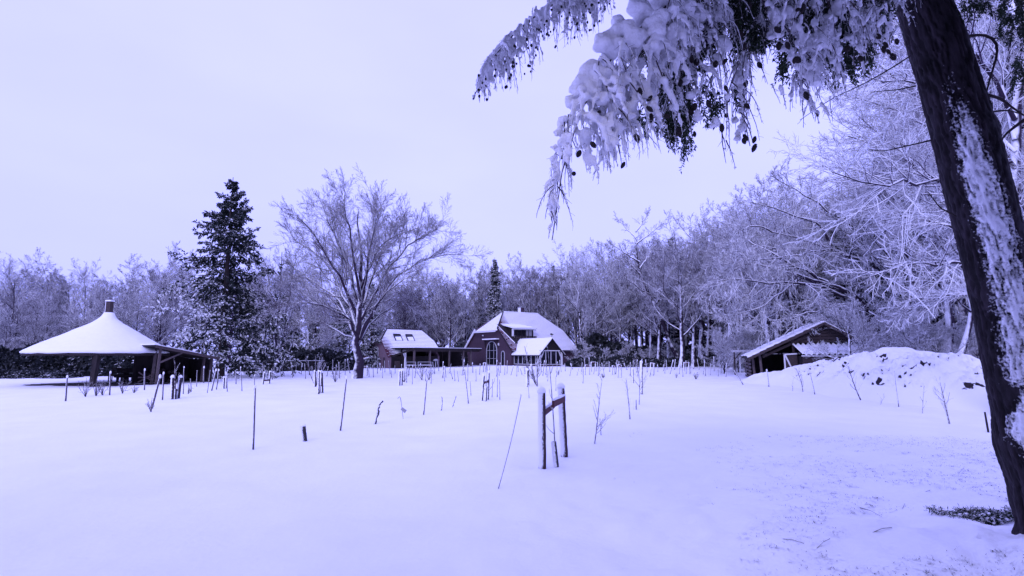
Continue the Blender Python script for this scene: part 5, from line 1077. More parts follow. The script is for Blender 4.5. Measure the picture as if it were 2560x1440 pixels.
# stake pairs farther out
stake_frame([((1209, 938), (1204, 1002), 7), ((1221, 931), (1219, 999), 7)], [((1206, 958), (1221, 953), 6, 0, 1)], 'pair of snowy stakes with crossbar in front of the farmhouse left end', None)
sapling([(1215, 970), (1217, 940), (1220, 905)], (1214, 1003), 2.2, 'thin sapling between the stakes before the farmhouse left end', n=4, ln=.2, twn=0, guard=((1216, 966), (1214, 1003), 5.5), name='young_tree', cat='young tree', seed=2)
ragged([(1222, 976), (1232, 962), (1237, 945)], (1224, 977), 2.2, 'thin shoot arching right beside the second stake pair', 9)
stake_frame([((1318, 924), (1317, 967), 7), ((1328, 912), (1329, 944), 5)], [], 'snowy stakes standing among saplings before the glazed porch', None)
sapling([(1322, 930), (1318, 890), (1311, 865)], (1322, 964), 3., 'snowy sapling left one of two before the glazed porch', n=10, ln=.3, twn=3, seed=5); sapling([(1342, 930), (1344, 905), (1352, 885)], (1342, 966), 5., 'thick stemmed snowy sapling right one of two before the glazed porch', n=10, ln=.38, twn=3, seed=6)
stake_frame([((999, 927), (998, 964), 5.5), ((1005, 926), (1004, 963), 5)], [], 'twin dark snowy stakes standing close together before the carport', None)
stake_frame([((1108, 917), (1105, 943), 3.4), ((1111, 917), (1114, 943), 3.4)], [((1107, 918), (1113, 918), 3, 0, 1)], 'small dark stake frame before the right half of the carport', None)
stake_frame([((787, 928), (787, 967), 5.5), ((797, 928), (796, 985), 5.5), ((803, 930), (805, 982), 7.5)], [], 'three snowy stakes in a cluster between spruce and beech', None)
sapling([(789, 925), (789, 890)], (789, 967), 3, 'bundle of snow coated shoots rising from the stakes between spruce and beech', n=6, ln=.5, twn=2, seed=8, ang=(12, 30), name='shrub', cat='shrub', multi=5)
sapling([(805, 930), (803, 888)], (800, 983), 2.5, 'single tall shoot rising beside the three stakes', n=4, ln=.22, twn=1, seed=9)
stake_frame([((432, 942), (430, 998), 9), ((451, 942), (445, 996), 8.5)], [((431, 977), (447, 975), 5, 0, 1)], 'pair of thick light stakes with low crossbar before the log shed', None)
sapling([(438, 960), (437, 930), (438, 905)], (439, 998), 4.5, 'snow knobbed young tree between the thick stakes before the log shed', n=9, ln=.34, twn=2, seed=10, ang=(10, 32), guard=((439, 972), (438, 999), 5.5), name='young_tree', cat='young tree')
stake_frame([((560, 943), (559, 972), 4.5), ((566, 943), (565, 971), 4.5)], [], 'twin low stakes in front of the spruce trunk', None)
stake_frame([((661, 931), (657, 961), 4), ((675, 929), (673, 959), 4.2)], [((659, 951), (674, 950), 4, 0, 1)], 'dark stake frame leaning right, between spruce and pale stems', None)
stake_frame([((907, 917), (906, 940), 3), ((918, 916), (917, 940), 3)], [((907, 918), (918, 917), 2.5, 0, 1)], 'small dark stake frame just right of the beech trunk', None)
FARF = [((1463, 913), (1462, 938), (1474, 914), (1473, 937), 'stake frame first in the row right of the farmhouse'), ((1478, 906), (1478, 929), (1489, 906), (1489, 928), 'stake frame with snowy bar second in the row right of the farmhouse'),
        ((1531, 915), (1530, 937), (1536, 916), (1536, 936), 'narrow stake frame third in the row right of the farmhouse'), ((1545, 912), (1544, 945), (1553, 914), (1552, 944), 'stout stake frame fourth in the row right of the farmhouse'),
        ((1627, 908), (1625, 937), (1635, 909), (1634, 937), 'stake frame left of the far snow bank, fifth in the row'), ((1652, 905), (1651, 916), (1661, 905), (1661, 916), 'distant low stake frame with thick snow on its bar'),
        ((1710, 907), (1709, 928), (1722, 907), (1722, 928), 'table like stake frame with snowy top, before the pale leaning tree'), ((1808, 902), (1807, 918), (1823, 903), (1824, 918), 'white stake frame just left of the plank shed'),
        ((1209, 908), (1208, 930), (1214, 908), (1214, 930), 'small stake frame below the arched farmhouse window'), ((1346, 905), (1346, 935), (1352, 906), (1352, 930), 'stake frame directly before the porch gable')]
for k, (a, b1, c, d_, lb) in enumerate(FARF): stake_frame([(a, b1, 3.2), (c, d_, 3.2)], [((a[0], a[1] + 1), (c[0], c[1] + 1), 3.2, 0, 1)], lb, 'stake frames in the far row')
stake_frame([((1581, 922), (1582, 958), 5), ((1603, 905), (1603, 986), 7)], [], 'tall snowy stake pair with clinging leaves left of the open snow track', None)
cane((1588, 999), (1588, 1024), 7, 'short snowy stake stub right of the bare sapling', m='stake_far', name='stake_stub', cat='stake', knob=False)
sapling([(1600, 975), (1597, 930), (1588, 893)], (1597, 1012), 2.6, 'bushy sapling with a few dead leaves beside the tall stake pair', n=13, ln=.42, twn=4, seed=14)
sapling([(1494, 1050), (1498, 1000), (1505, 950)], (1485, 1110), 4.2, 'bare branching sapling right of the nearest stakes', n=11, ln=.26, twn=2, seed=15, tmin=.12)
sapling([(1500, 1060), (1520, 1040), (1533, 1030)], (1503, 1088), 2.6, 'low twiggy plant with dried flower heads beside the bare sapling', n=9, ln=.45, twn=4, seed=16)
sapling([(1572, 1000), (1567, 975), (1563, 955)], (1573, 1032), 2.4, 'small forked shoot behind the leaning cane', n=5, ln=.35, twn=1, seed=17)
sapling([(2140, 975), (2130, 945), (2120, 915)], (2153, 1000), 3., 'bare sapling on the lower left slope of the mound', n=11, ln=.38, twn=3, seed=18, extra=both); sapling([(2005, 960), (1998, 940), (1990, 920)], (2007, 980), 2.4, 'small bare sapling at the left end of the mound', n=10, ln=.4, twn=3, seed=19, extra=both)
sapling([(2365, 1020), (2357, 985), (2350, 956)], (2374, 1060), 3.6, 'bare sapling with fanned branches nearest the leaning trunk', n=13, ln=.5, twn=2, seed=20, extra=both, tmin=.1)
sapling([(2306, 1010), (2309, 985), (2310, 963)], (2305, 1034), 2.6, 'thin upright shoot on the right slope of the mound', n=4, ln=.3, twn=1, seed=21, extra=both); sapling([(2205, 1000), (2213, 990)], (2199, 1012), 2.2, 'low forked twig at the near foot of the mound', n=5, ln=.7, twn=1, seed=22, extra=both)
sapling([(1982, 955), (1983, 945)], (1981, 978), 1.8, 'tiny upright shoot left of the mound saplings', n=3, ln=.4, twn=0, seed=23, extra=both)
# snowy shrubs by the pavilion and scattered through the rows
for k, (x, y, h, lb) in enumerate([(214, 992, 48, 'tangled snowy shrub left one in front of the pavilion post'), (240, 990, 46, 'tangled snowy shrub right one in front of the pavilion post'), (256, 988, 40, 'thin snowy shrub right of the tangled pair'),
                         (306, 984, 40, 'forked snowy shrub before the log table'), (378, 1030, 36, 'sparse frosty shrub beside the thick leaning cane'), (470, 985, 24, 'low frosty shrub in front of the log shed bay'), (335, 982, 22, 'short snow tufted shoot before the log table'),
                         (838, 955, 42, 'fan of frosted stems left of the beech trunk'), (1010, 955, 34, 'pale tangled shrub behind the twin stakes'), (1055, 950, 40, 'tall pale reeds like shrub before the carport benches'), (1072, 950, 36, 'second pale shrub before the carport benches'),
                         (1395, 938, 14, 'low frosty tuft right of the porch'), (1508, 985 - 40, 14, 'low frosty tuft in the far row'), (1340, 962, 70, 'snow crusted shrub around the porch saplings'), (1690, 945, 14, 'small frosty tuft at the far bank'), (1740, 948, 18, 'wide frosty tuft at the far bank')]):
    sapling([(x + 1, y - h * .5), (x + 2, y - h)], (x, y), 2.2, lb, n=6, ln=.38, twn=2, seed=60 + k, name='shrub', cat='shrub', multi=6, ang=(15, 45), m='sapling')
rs = RS(31)
for (x0, x1, ya, yb_, n, lb, gp_) in [(655, 880, 926, 950, 20, 'thin snowy cane in the rows between spruce and beech', 'canes between spruce and beech'), (920, 1200, 926, 962, 34, 'thin snowy cane in the rows before the small barn and carport', 'canes before the carport'),
                          (1210, 1450, 922, 946, 22, 'thin snowy cane in the rows before the farmhouse', 'canes before the farmhouse'), (1450, 1850, 920, 944, 40, 'thin snowy cane in the rows right of the farmhouse', 'canes right of the farmhouse'),
                          (440, 640, 958, 985, 9, 'thin snowy cane in the row before log shed and spruce', 'canes before the log shed'), (1140, 1480, 950, 1000, 7, 'thin snowy cane in the middle of the field', 'canes in the middle of the field')]:
    for i in range(n):
        px = x0 + (x1 - x0) * (i + rs.uniform(.1, .9)) / n; py = rs.uniform(ya, yb_); H = rs.uniform(.55, 1.25) * (py - HZ) / EYE
        cane((px + rs.normal() * 3, py - H), (px, py), rs.uniform(1.5, 2.4), lb, gp_, knob=rs.rand() < .4)
for i in range(12):
    px = 940 + i * 72 + rs.uniform(-20, 20); py = rs.uniform(926, 946); sapling([(px, py - 14), (px + rs.uniform(-4, 4), py - rs.uniform(22, 40))], (px, py), 1.8, 'small frosted sapling among the cane rows', 'saplings among the cane rows', n=8, ln=.35, twn=2, seed=200 + i)

# ================================================================== the leaning trunk and its overhanging boughs
EDGE = np.array([[-160, 2200, 2345], [0, 2240, 2374], [97, 2268, 2413], [194, 2296, 2440], [340, 2334, 2487], [515, 2375, 2535], [632, 2405, 2559], [760, 2435, 2592], [890, 2459, 2618], [1029, 2491, 2648], [1106, 2496, 2662], [1194, 2530, 2684], [1317, 2555, 2716], [1400, 2536, 2760]])
tb_ = G(2625, 1335); TY = tb_[1]
def trunk_mesh():
    nr, nsg = 300, 128; py = np.linspace(-160, 1400, nr); l = np.interp(py, EDGE[:, 0], EDGE[:, 1]); r = np.interp(py, EDGE[:, 0], EDGE[:, 2])
    for _ in range(6): l[1:-1] = (l[:-2] + 2 * l[1:-1] + l[2:]) / 4; r[1:-1] = (r[:-2] + 2 * r[1:-1] + r[2:]) / 4
    C = np.array([P((a + b_) / 2, y, TY) for a, b_, y in zip(l, r, py)]); R = (r - l) / 2 * TY / F * .79
    T = norm(np.gradient(C, axis=0)); X = norm(np.cross(T, np.array([[0, 1., 0]]))) ; Yv = np.cross(X, T)
    a = np.arange(nsg) * 2 * math.pi / nsg
    dirs = X[:, None] * np.cos(a)[None, :, None] + Yv[:, None] * np.sin(a)[None, :, None]
    base = C[:, None] + dirs * R[:, None, None]; q = base.reshape(-1, 3); D = dirs.reshape(-1, 3)
    # bark: plates elongated along the trunk, cracks between
    s = np.repeat(np.linspace(0, 1, nr), nsg) * 6.5; aa = np.tile(a, nr); cyl = np.stack([np.cos(aa) * 2.2, np.sin(aa) * 2.2, s * 1.6], 1)
    warp = np.stack([fbm(cyl * 2 + 9, 2), fbm(cyl * 2 + 19, 2), fbm(cyl * 2 + 29, 2)], 1) * .22
    plate = np.abs(fbm((cyl + warp) * np.array([3.2, 3.2, 1.5]), 3)); crack = smooth(plate, .0, .28)
    fine = fbm(cyl * 9, 3); big = fbm(cyl * .7 + 4, 2)
    vw = norm(np.array([tb_[0], tb_[1], 0.])); sx = D @ np.array([vw[1], -vw[0], 0]); yv = np.repeat(py, nsg); front = -(D @ vw)
    # snow blown against the field side: a band that starts high up and widens downwards
    cen = np.interp(yv, [100, 300, 640, 900, 1100, 1400], [.05, .05, .25, .30, .35, .4]); wid = np.interp(yv, [100, 300, 640, 900, 1050, 1130, 1200, 1400], [.25, .48, .66, .80, .85, .95, .8, .7])
    band = 1 - smooth(np.abs(sx - cen) / wid, .30, 1.22); band = band * smooth(front, -.25, .15) * smooth(yv, 120, 420)
    low = smooth(yv, 1015, 1040) * (1 - smooth(yv, 1075, 1110)) * .35 * smooth(front, 0, .3) - .5 * smooth(yv, 1090, 1150) * (1 - smooth(sx, -.1, .25)) - .75 * smooth(yv, 1180, 1260) - .45 * np.exp(-((yv - 960 + 60 * sx) / 22) ** 2)
    sn = np.clip(band * .74 + low * (band > .02) + .16 * fine * (band > .02) + .16 * big * band - .30 * (1 - crack) * band, 0, 1.0)
    disp = crack * .020 + fine * .006 + big * .012 + smooth(sn, .45, .8) * (.012 + .006 * fbm(cyl * 14, 2))
    # knobbly foot
    disp = disp + smooth(yv, 1050, 1300) * fbm(cyl * 1.4 + 50, 2) * .035
    V = q + D * disp[:, None]
    i = np.arange(nr - 1)[:, None] * nsg + np.arange(nsg)[None]; j = np.arange(nr - 1)[:, None] * nsg + ((np.arange(nsg) + 1) % nsg)[None]
    Fq = np.stack([i, j, j + nsg, i + nsg], -1).reshape(-1, 4)
    return npmesh('trunk', V - tb_, Fq, mats=[M['fgbark']], attr={'snow': sn, 'tone': .35 + .9 * crack * (.75 + .35 * fine)})
FT = thing('old_conifer', 'big leaning conifer with snow blown trunk and heavy snow laden boughs hanging overhead', 'tree', tb_)
link('trunk', trunk_mesh(), FT)
def lp(px, py, Y): return P(px, py, Y) - tb_
# boughs
BO = [([(2300, -260, 4.6), (2050, -200, 4.0), (1850, -110, 3.4), (1680, -10, 3.15), (1580, 70, 3.05), (1505, 140, 3.0), (1450, 235, 3.0), (1402, 320, 3.0), (1388, 420, 3.0), (1378, 520, 3.0), (1380, 600, 3.0)], .030, .004),
      ([(2250, -200, 4.5), (2050, -120, 3.9), (1900, -30, 3.5), (1780, 60, 3.4), (1700, 150, 3.35), (1650, 260, 3.3), (1640, 330, 3.3)], .024, .004),
      ([(2260, -60, 4.6), (2150, -20, 4.0), (2080, 60, 3.6), (2010, 130, 3.45), (1990, 200, 3.4), (2045, 290, 3.4)], .024, .004),
      ([(2200, -160, 4.4), (2000, -60, 3.7), (1880, 60, 3.5), (1840, 180, 3.4), (1850, 290, 3.4), (1875, 365, 3.4)], .020, .003),
      ([(2330, -160, 4.6), (2240, -30, 4.0), (2180, 60, 3.8), (2150, 140, 3.7)], .022, .006),
      ([(1800, -160, 3.6), (1740, -40, 3.2), (1640, 60, 3.1), (1570, 180, 3.05), (1540, 290, 3.0), (1520, 380, 3.0)], .018, .003)]
K = 14; bp_ = np.array([resample(np.array([lp(*q) for q in pl]), K + 1) for pl, a, b_ in BO]); br_ = np.array([np.linspace(a, b_, K + 1) for _, a, b_ in BO])
link('boughs', tmesh('boughs', [(bp_, br_, 8)], M['fgtwig']), FT)
ENVX = [1365, 1372, 1385, 1410, 1435, 1480, 1530, 1560, 1590, 1625, 1660, 1700, 1740, 1790, 1820, 1845, 1885, 1900, 1925, 1945, 1960, 1985, 2030, 2080, 2095, 2150, 2190, 2230, 2270]
ENVY = [560, 600, 610, 550, 480, 460, 465, 430, 400, 425, 350, 375, 350, 330, 440, 330, 375, 200, 170, 315, 200, 215, 320, 310, 215, 225, 150, 150, 60]
rs = RS(41); TW, TR, SNO = [], [], []
def hang_twig(px, py, Y, n_len, heavy, droop=.8, dx=None, thick=.0045):
    """a twig that starts on a bough and hangs; its snow is added bead by bead"""
    d = norm(np.array([rs.normal() * .35 + (dx if dx is not None else .25), rs.normal() * .4, -.35])); p = lp(px, py, Y); pts = [p]; s = n_len / 7
    for k in range(7): d = norm(d + np.array([rs.normal() * .10, rs.normal() * .08, -droop * .45])); p = p + d * s; pts.append(p)
    TW.append(pts); TR.append(np.linspace(thick, .0014, 8))
    if heavy > 0:
        run = 0; nb_ = int(n_len / .011)
        for k in range(nb_):
            f = k / nb_; 
            if run <= 0:
                run = rs.randint(4, 14); on = rs.rand() < heavy
            run -= 1
            if not on: continue
            ft = f * 7; i = min(int(ft), 6); c = pts[i] * (1 - ft + i) + pts[i + 1] * (ft - i); r = (.0055 + .0105 * rs.rand() ** 1.5) * (1.15 - .75 * f) * (1 + .45 * heavy)
            SNO.append((c + np.array([rs.normal() * .003, -.004 + rs.normal() * .003, r * .35]), r, rs.uniform(.8, 1.3)))
    return pts
ends = []
def env(px): return np.interp(px, ENVX, ENVY)
# along the boughs
for bi_, (pl, _, _) in enumerate(BO):
    A = np.array(pl, float); s = np.concatenate([[0], np.cumsum(np.hypot(np.diff(A[:, 0]), np.diff(A[:, 1])))])
    m_n = int(s[-1] / 11)
    for k in range(m_n):
        q = s[-1] * (k + rs.rand()) / m_n; px, py, Y = [np.interp(q, s, A[:, c]) for c in range(3)]
        if py < -90: continue
        for r_ in range(1 if px < 1660 else 2):
            room = (env(np.clip(px + 25 + 20 * r_, 1366, 2270)) - py) / F * Y
            if room < .03: continue
            L_ = min(rs.uniform(.35, 1.0) * room / .88, .42 if bi_ != 5 else .5); hv = .5 if px < 1660 else (.42 if px < 1900 else .5)
            pts = hang_twig(px, py, Y + rs.uniform(-.12, .22), L_, hv, dx=rs.uniform(-.1, .45) if px > 1400 else rs.uniform(-.05, .25)); ends.append((pts[-1], pts[-2], px))
# free curtain filling the body of the mass
for k in range(190):
    px = rs.uniform(1640, 2230); top = -60; bot = env(px); py = rs.uniform(top, top + (bot - top) * .75)
    if px > 1890 and px < 1960 and py > 60: continue
    room = (bot - py) / F * 3.4
    pts = hang_twig(px, py, rs.uniform(3.0, 3.8), min(max(.08, room * rs.uniform(.3, .95)), .34), .38 if px < 1900 else .5, dx=rs.uniform(-.3, .4)); ends.append((pts[-1], pts[-2], px))
def finger(px, py, Y, L_, r0):
    """a spray bowed down by its own snow: thick at the bough, pointed at the tip"""
    pts = hang_twig(px, py, Y, L_ * 1.1, 0, droop=.75, dx=rs.uniform(-.15, .45)); A = np.array(pts); n = int(L_ / .012); ph = rs.uniform(0, 6)
    for k in range(n):
        f = k / n; ft = f * 7 * .93; i = min(int(ft), 6); c = A[i] * (1 - ft + i) + A[i + 1] * (ft - i); w = r0 * (1 - f) ** .75 * (.75 + .35 * math.sin(ph + k * .55) * rs.uniform(.3, 1)) + .004
        SNO.append((c + [rs.normal() * w * .35, -.3 * w + rs.normal() * w * .3, w * .35], w, rs.uniform(.8, 1.3)))
        if rs.rand() < .28: a_ = rs.uniform(-1, 1); SNO.append((c + [a_ * w * 1.7, rs.normal() * w, -abs(a_) * w * 1.2], w * .5, 1.2)); SNO.append((c + [a_ * w * 2.5, rs.normal() * w, -abs(a_) * w * 2.6], w * .32, 1.4))
for bi_, n_f, lo, hi in ((0, 58, -60, 590), (5, 30, -40, 360), (1, 18, -40, 250), (2, 14, 0, 230), (3, 9, 40, 300)):
    A_ = np.array(BO[bi_][0]); s = np.concatenate([[0], np.cumsum(np.hypot(np.diff(A_[:, 0]), np.diff(A_[:, 1])))])
    for k in range(n_f):
        q = s[-1] * (.25 + .74 * (k + rs.rand()) / n_f); px, py, Y = [np.interp(q, s, A_[:, c]) for c in range(3)]
        if py < lo or py > hi: continue
        px += rs.uniform(-8, 60 if py < 350 else 12); room = (env(np.clip(px + 15, 1366, 2270)) - py) / F * Y
        if room > .05: finger(px, py + rs.uniform(-10, 20), Y + rs.uniform(-.12, .18), min(room * rs.uniform(.35, 1.0), .40), rs.uniform(.012, .026) if py < 380 else rs.uniform(.008, .014))
for k in range(34):
    px = rs.uniform(1440, 1660); py = rs.uniform(np.interp(px, [1440, 1500, 1660], [230, 140, 30]), env(px) - 90); room = (env(px) - py) / F * 3.05
    finger(px, py, rs.uniform(2.95, 3.2), min(room * rs.uniform(.5, 1.0), .34), rs.uniform(.012, .022))
# stray thin twigs below the mass
for (x, y, l_) in [(1805, 330, .24), (1815, 350, .2), (1790, 300, .2), (1930, 210, .22), (1615, 330, .2), (1640, 300, .2), (2050, 260, .16), (2075, 240, .18), (1690, 300, .18), (1860, 300, .16), (1950, 215, .16)]:
    hang_twig(x, y, 3.2, l_, .35, droop=.3)
TWa = (np.array(TW), np.array(TR)); sub = children(*TWa, 6, .20, (25, 70), 3, .7, .0012, rs, tmin=.1, trop=(0, 0, -.12), wander=.12)
link('twigs', tmesh('twigs', [(*TWa, 5), (*sub, 3)], M['fgtwig']), FT)
# beads on the side twigs
for i in range(0, len(sub[0])):
    if rs.rand() < .32:
        for f in (1, 2, 3): c = sub[0][i, f]; r = rs.uniform(.0045, .0105) * (1.2 - .2 * f); SNO.append((c + [0, -.002, r * .3], r, 1.))
# the great cushions
CUSH = []
for px, py, r, Y in [(1600, 30, 62, 3.05), (1650, -20, 70, 3.1), (1560, 70, 52, 3.0), (1520, 105, 50, 2.98), (1545, 130, 40, 2.98), (1600, 95, 46, 2.98), (1640, 60, 50, 3.0), (1480, 165, 44, 2.97), (1500, 185, 42, 2.96), (1455, 200, 40, 2.97), (1440, 235, 42, 2.97), (1430, 262, 24, 2.97), (1475, 225, 38, 2.95),
                     (1520, 200, 34, 2.96), (1500, 240, 34, 2.95), (1405, 305, 20, 2.98), (1398, 335, 18, 2.98), (1480, 290, 30, 2.96), (1505, 310, 32, 2.95), (1470, 330, 26, 2.96), (1520, 340, 26, 2.95), (1550, 250, 28, 2.97), (1575, 290, 26, 2.97), (1385, 370, 17, 2.98), (1382, 420, 15, 2.98), (1376, 460, 12, 2.98),
                     (1700, 20, 44, 3.1), (1690, 60, 34, 3.1), (1720, 90, 28, 3.15), (1750, 50, 30, 3.2), (1700, 140, 26, 3.2), (1720, 200, 22, 3.2), (1800, 40, 28, 3.3), (1810, 110, 30, 3.25), (1790, 150, 20, 3.3), (1730, 235, 20, 3.2), (1745, 290, 18, 3.2), (1850, 330, 20, 3.3), (1840, 300, 16, 3.3), (1785, 310, 18, 3.3),
                     (1935, 40, 26, 3.3), (1940, 75, 22, 3.3), (1960, 30, 26, 3.35), (1925, 90, 18, 3.3), (2055, 80, 42, 3.4), (2045, 110, 38, 3.4), (2070, 60, 30, 3.4), (2075, 105, 30, 3.42), (2000, 165, 28, 3.35), (2015, 190, 32, 3.35), (2030, 205, 24, 3.35), (1985, 145, 20, 3.35), (1990, 70, 20, 3.4), (1965, 115, 20, 3.4), (2000, 100, 16, 3.4),
                     (2120, 90, 22, 3.6), (2150, 50, 24, 3.7), (2170, 30, 18, 3.7), (2130, 110, 18, 3.6), (2230, 85, 14, 3.9), (2240, 70, 12, 3.9), (2100, 20, 26, 3.6), (2040, 10, 22, 3.5), (2190, 90, 14, 3.8)]:
    r = r * (.74 if px < 1680 else .9)
    for _ in range(7): c = lp(px + rs.normal() * r * .34, py + rs.normal() * r * .34, Y + rs.uniform(-.02, .05)); CUSH.append((c, r / F * Y * rs.uniform(.35, .72), rs.uniform(.7, 1.0)))
for k in range(120):
    f = .24 + .40 * k / 120; c = bp_[0][int(f * K)] * (1 - (f * K) % 1) + bp_[0][min(K, int(f * K) + 1)] * ((f * K) % 1); r = rs.uniform(.022, .045) * (1.25 - f)
    CUSH.append((c + [rs.normal() * .02, -.02 + rs.normal() * .02, r * .7 + rs.normal() * .015], r, .9))
def blob_mesh(beads, voxel, name, rough=.004, m='snowload', parent=None, sm=0):
    bm = bmesh.new(); bmesh.ops.create_icosphere(bm, subdivisions=1, radius=1); iv = np.array([v.co[:] for v in bm.verts]); itf = np.array([[v.index for v in f.verts] for f in bm.faces]); bm.free()
    C = np.array([b_[0] for b_ in beads]); R = np.array([b_[1] for b_ in beads]) * 1.06; E = np.array([b_[2] for b_ in beads])
    V = C[:, None] + iv[None] * R[:, None, None] * np.stack([np.ones_like(E), np.ones_like(E), E], 1)[:, None]; Ft = itf[None] + (np.arange(len(C)) * len(iv))[:, None, None]
    me = npmesh(name, V.reshape(-1, 3), Ft=Ft.reshape(-1, 3), mats=[M[m]]); o = bpy.data.objects.new(name, me); COL.objects.link(o)
    md = o.modifiers.new('r', 'REMESH'); md.mode = 'VOXEL'; md.voxel_size = voxel; md.use_smooth_shade = True
    if sm: m2 = o.modifiers.new('s', 'SMOOTH'); m2.factor = .6; m2.iterations = sm
    dg = bpy.context.evaluated_depsgraph_get(); me2 = bpy.data.meshes.new_from_object(o.evaluated_get(dg)); n = len(me2.vertices)
    v = np.empty(n * 3, np.float32); me2.vertices.foreach_get('co', v); v = v.reshape(-1, 3); nn = np.empty(n * 3, np.float32); me2.vertices.foreach_get('normal', nn); nn = nn.reshape(-1, 3)
    v = v + nn * (fbm(v * 38, 3) * rough + fbm(v * 14 + 7, 2) * rough * 1.6)[:, None]; me2.vertices.foreach_set('co', v.ravel().astype(np.float32)); me2.polygons.foreach_set('use_smooth', [True] * len(me2.polygons)); me2.update()
    if not me2.materials: me2.materials.append(M[m])
    bpy.data.objects.remove(o); me2.name = name; return link(name, me2, parent, kind='stuff')
blob_mesh(SNO, .0100, 'snow_load', .0035, parent=FT, sm=1)
blob_mesh(CUSH, .0135, 'snow_load', .0045, parent=FT, sm=3)
# cones
def cone_mesh(L_, r, name='cone'):
    V = []; n, sg = 13, 10
    for i in range(n):
        f = i / (n - 1); rr = r * math.sin(math.pi * min(1, f * .93 + .07)) ** .7 * (1.16 if i % 2 else .86)
        for k in range(sg): a = 2 * math.pi * (k + .5 * (i % 2)) / sg; V.append((rr * math.cos(a), rr * math.sin(a), -f * L_))
    Fq = [(i * sg + k, i * sg + (k + 1) % sg, (i + 1) * sg + (k + 1) % sg, (i + 1) * sg + k) for i in range(n - 1) for k in range(sg)]
    return npmesh(name, V, Fq, smooth_=False, mats=[M['cone']])
CM = cone_mesh(.058, .0155)
TWP = np.concatenate([TWa[0].reshape(-1, 3), sub[0][:, 1:].reshape(-1, 3)])
cone_px = [(1500, 275), (1420, 240), (1455, 230), (1450, 380), (1450, 430), (1420, 400), (1580, 340), (1605, 295), (1625, 290), (1550, 415), (1650, 310), (1780, 240), (1755, 330), (1790, 325), (1835, 355), (1870, 355), (1845, 280), (1820, 280), (1895, 105), (1910, 100), (1900, 150), (1920, 150), (1945, 185), (1960, 190), (1870, 210), (1985, 180),
           (2010, 235), (1815, 235), (1740, 150), (1715, 150), (1773, 160), (1790, 160), (1810, 165), (1650, 80), (1680, 110), (1840, 90), (1850, 70), (2200, 115), (2225, 120), (2240, 110), (2232, 145), (2165, 100), (2110, 170), (1690, 330), (1670, 250), (1720, 280), (1625, 240), (1760, 270), (1880, 40), (1940, 110), (2255, 90), (1835, 345), (1862, 370), (1520, 300), (1545, 245), (1600, 220), (1480, 350), (1630, 180), (1700, 210), (1740, 260), (1835, 130), (1870, 20), (1985, 50), (2010, 20), (2075, 150)]
CX = Matrix()
for px, py in cone_px[::1]:
    if rs.rand() < .15: continue
    at_ = lp(px, py - 12, 2.98 if px < 1660 else 3.25); near_ = TWP[np.argmin(((TWP - at_) ** 2 * [1, .25, 1]).sum(1))]; o = link('cone', CM, FT, near_ + [0, -.055, -.025]); o.rotation_euler = (rs.normal() * .4, rs.normal() * .4, rs.uniform(0, 6)); s = rs.uniform(.7, 1.15); o.scale = (s, s, s)
# evergreen fronds
def fronds(blobs, n_per, size, name, m='fgneedle'):
    C_, D_ = [], []
    for px, py, wx, wy, Y, w in blobs:
        n = int(n_per * w); ns_ = max(3, int(n / 60)); 
        for _ in range(ns_):
            st = lp(px + rs.uniform(-wx, wx), py + rs.uniform(-wy, wy * .6), Y + rs.uniform(-.1, .25)); ln = rs.uniform(.08, .2)
            t = rs.rand(60); c = st[None] + np.outer(t, np.array([rs.normal() * .03, rs.normal() * .03, -ln])) + rs.normal(size=(60, 3)) * .008; C_.append(c); D_.append(norm(rs.normal(size=(60, 3)) * .55 + np.array([0, 0, -.7])))
    C_ = np.concatenate(C_); D_ = np.concatenate(D_); sd_ = norm(np.cross(D_, rs.normal(size=D_.shape))); s = (size * rs.uniform(.5, 1.3, len(C_)))[:, None]
    V = np.stack([C_, C_ + D_ * s * .5 + sd_ * s * .16, C_ + D_ * s, C_ + D_ * s * .5 - sd_ * s * .16], 1).reshape(-1, 3); return link(name, npmesh(name, V, np.arange(len(V)).reshape(-1, 4), smooth_=False, mats=[M[m]]), FT)
fronds([(1690, 250, 30, 100, 3.35, 2.2), (1655, 200, 26, 60, 3.4, 1.2), (1710, 130, 60, 90, 3.6, 1.6), (1780, 60, 80, 90, 3.45, 2.6), (1870, 50, 45, 80, 3.4, 2.4), (1960, 40, 50, 70, 3.6, 1.5), (2040, 70, 90, 80, 3.7, 3.), (2110, 120, 70, 70, 3.7, 3.), (2150, 40, 70, 70, 3.9, 2.4), (2020, 20, 80, 60, 3.8, 2.), (1620, 110, 50, 60, 3.4, .8), (1700, 30, 60, 60, 3.5, 1.2), (2535, 40, 40, 70, 4.2, 1.6), (2440, 0, 40, 30, 4.3, .6), (1985, 150, 40, 30, 3.5, .8), (1780, 250, 60, 60, 3.5, .7), (1590, 260, 50, 60, 3.2, .35), (2545, 170, 16, 40, 4.2, .4)], 1900, .032, 'fronds')
fronds([(1700, 300, 25, 70, 3.3, 1.0), (1720, 340, 14, 30, 3.3, .3)], 1500, .024, 'fronds')
# the smaller, farther bough at the upper left
rs = RS(43); B2 = [([(1640, -190, 5.2), (1520, -80, 4.9), (1430, -20, 4.8), (1345, 32, 4.7), (1275, 88, 4.65), (1222, 148, 4.6), (1195, 205, 4.6), (1182, 250, 4.6)], .026, .003), ([(1700, -120, 5.2), (1560, -60, 4.9), (1480, -40, 4.8), (1420, -20, 4.8)], .018, .004)]
bp2 = np.array([resample(np.array([lp(*q) for q in pl]), K + 1) for pl, a, b_ in B2]); br2 = np.array([np.linspace(a, b_, K + 1) for _, a, b_ in B2]); link('boughs', tmesh('boughs', [(bp2, br2, 8)], M['fgtwig']), FT)
TW, TR, SN1 = [], [], SNO; SNO = []
E2X = [1180, 1195, 1215, 1235, 1252, 1270, 1290, 1305, 1325, 1345, 1365, 1385]; E2Y = [235, 225, 262, 265, 290, 255, 245, 225, 190, 200, 150, 60]; tips = []
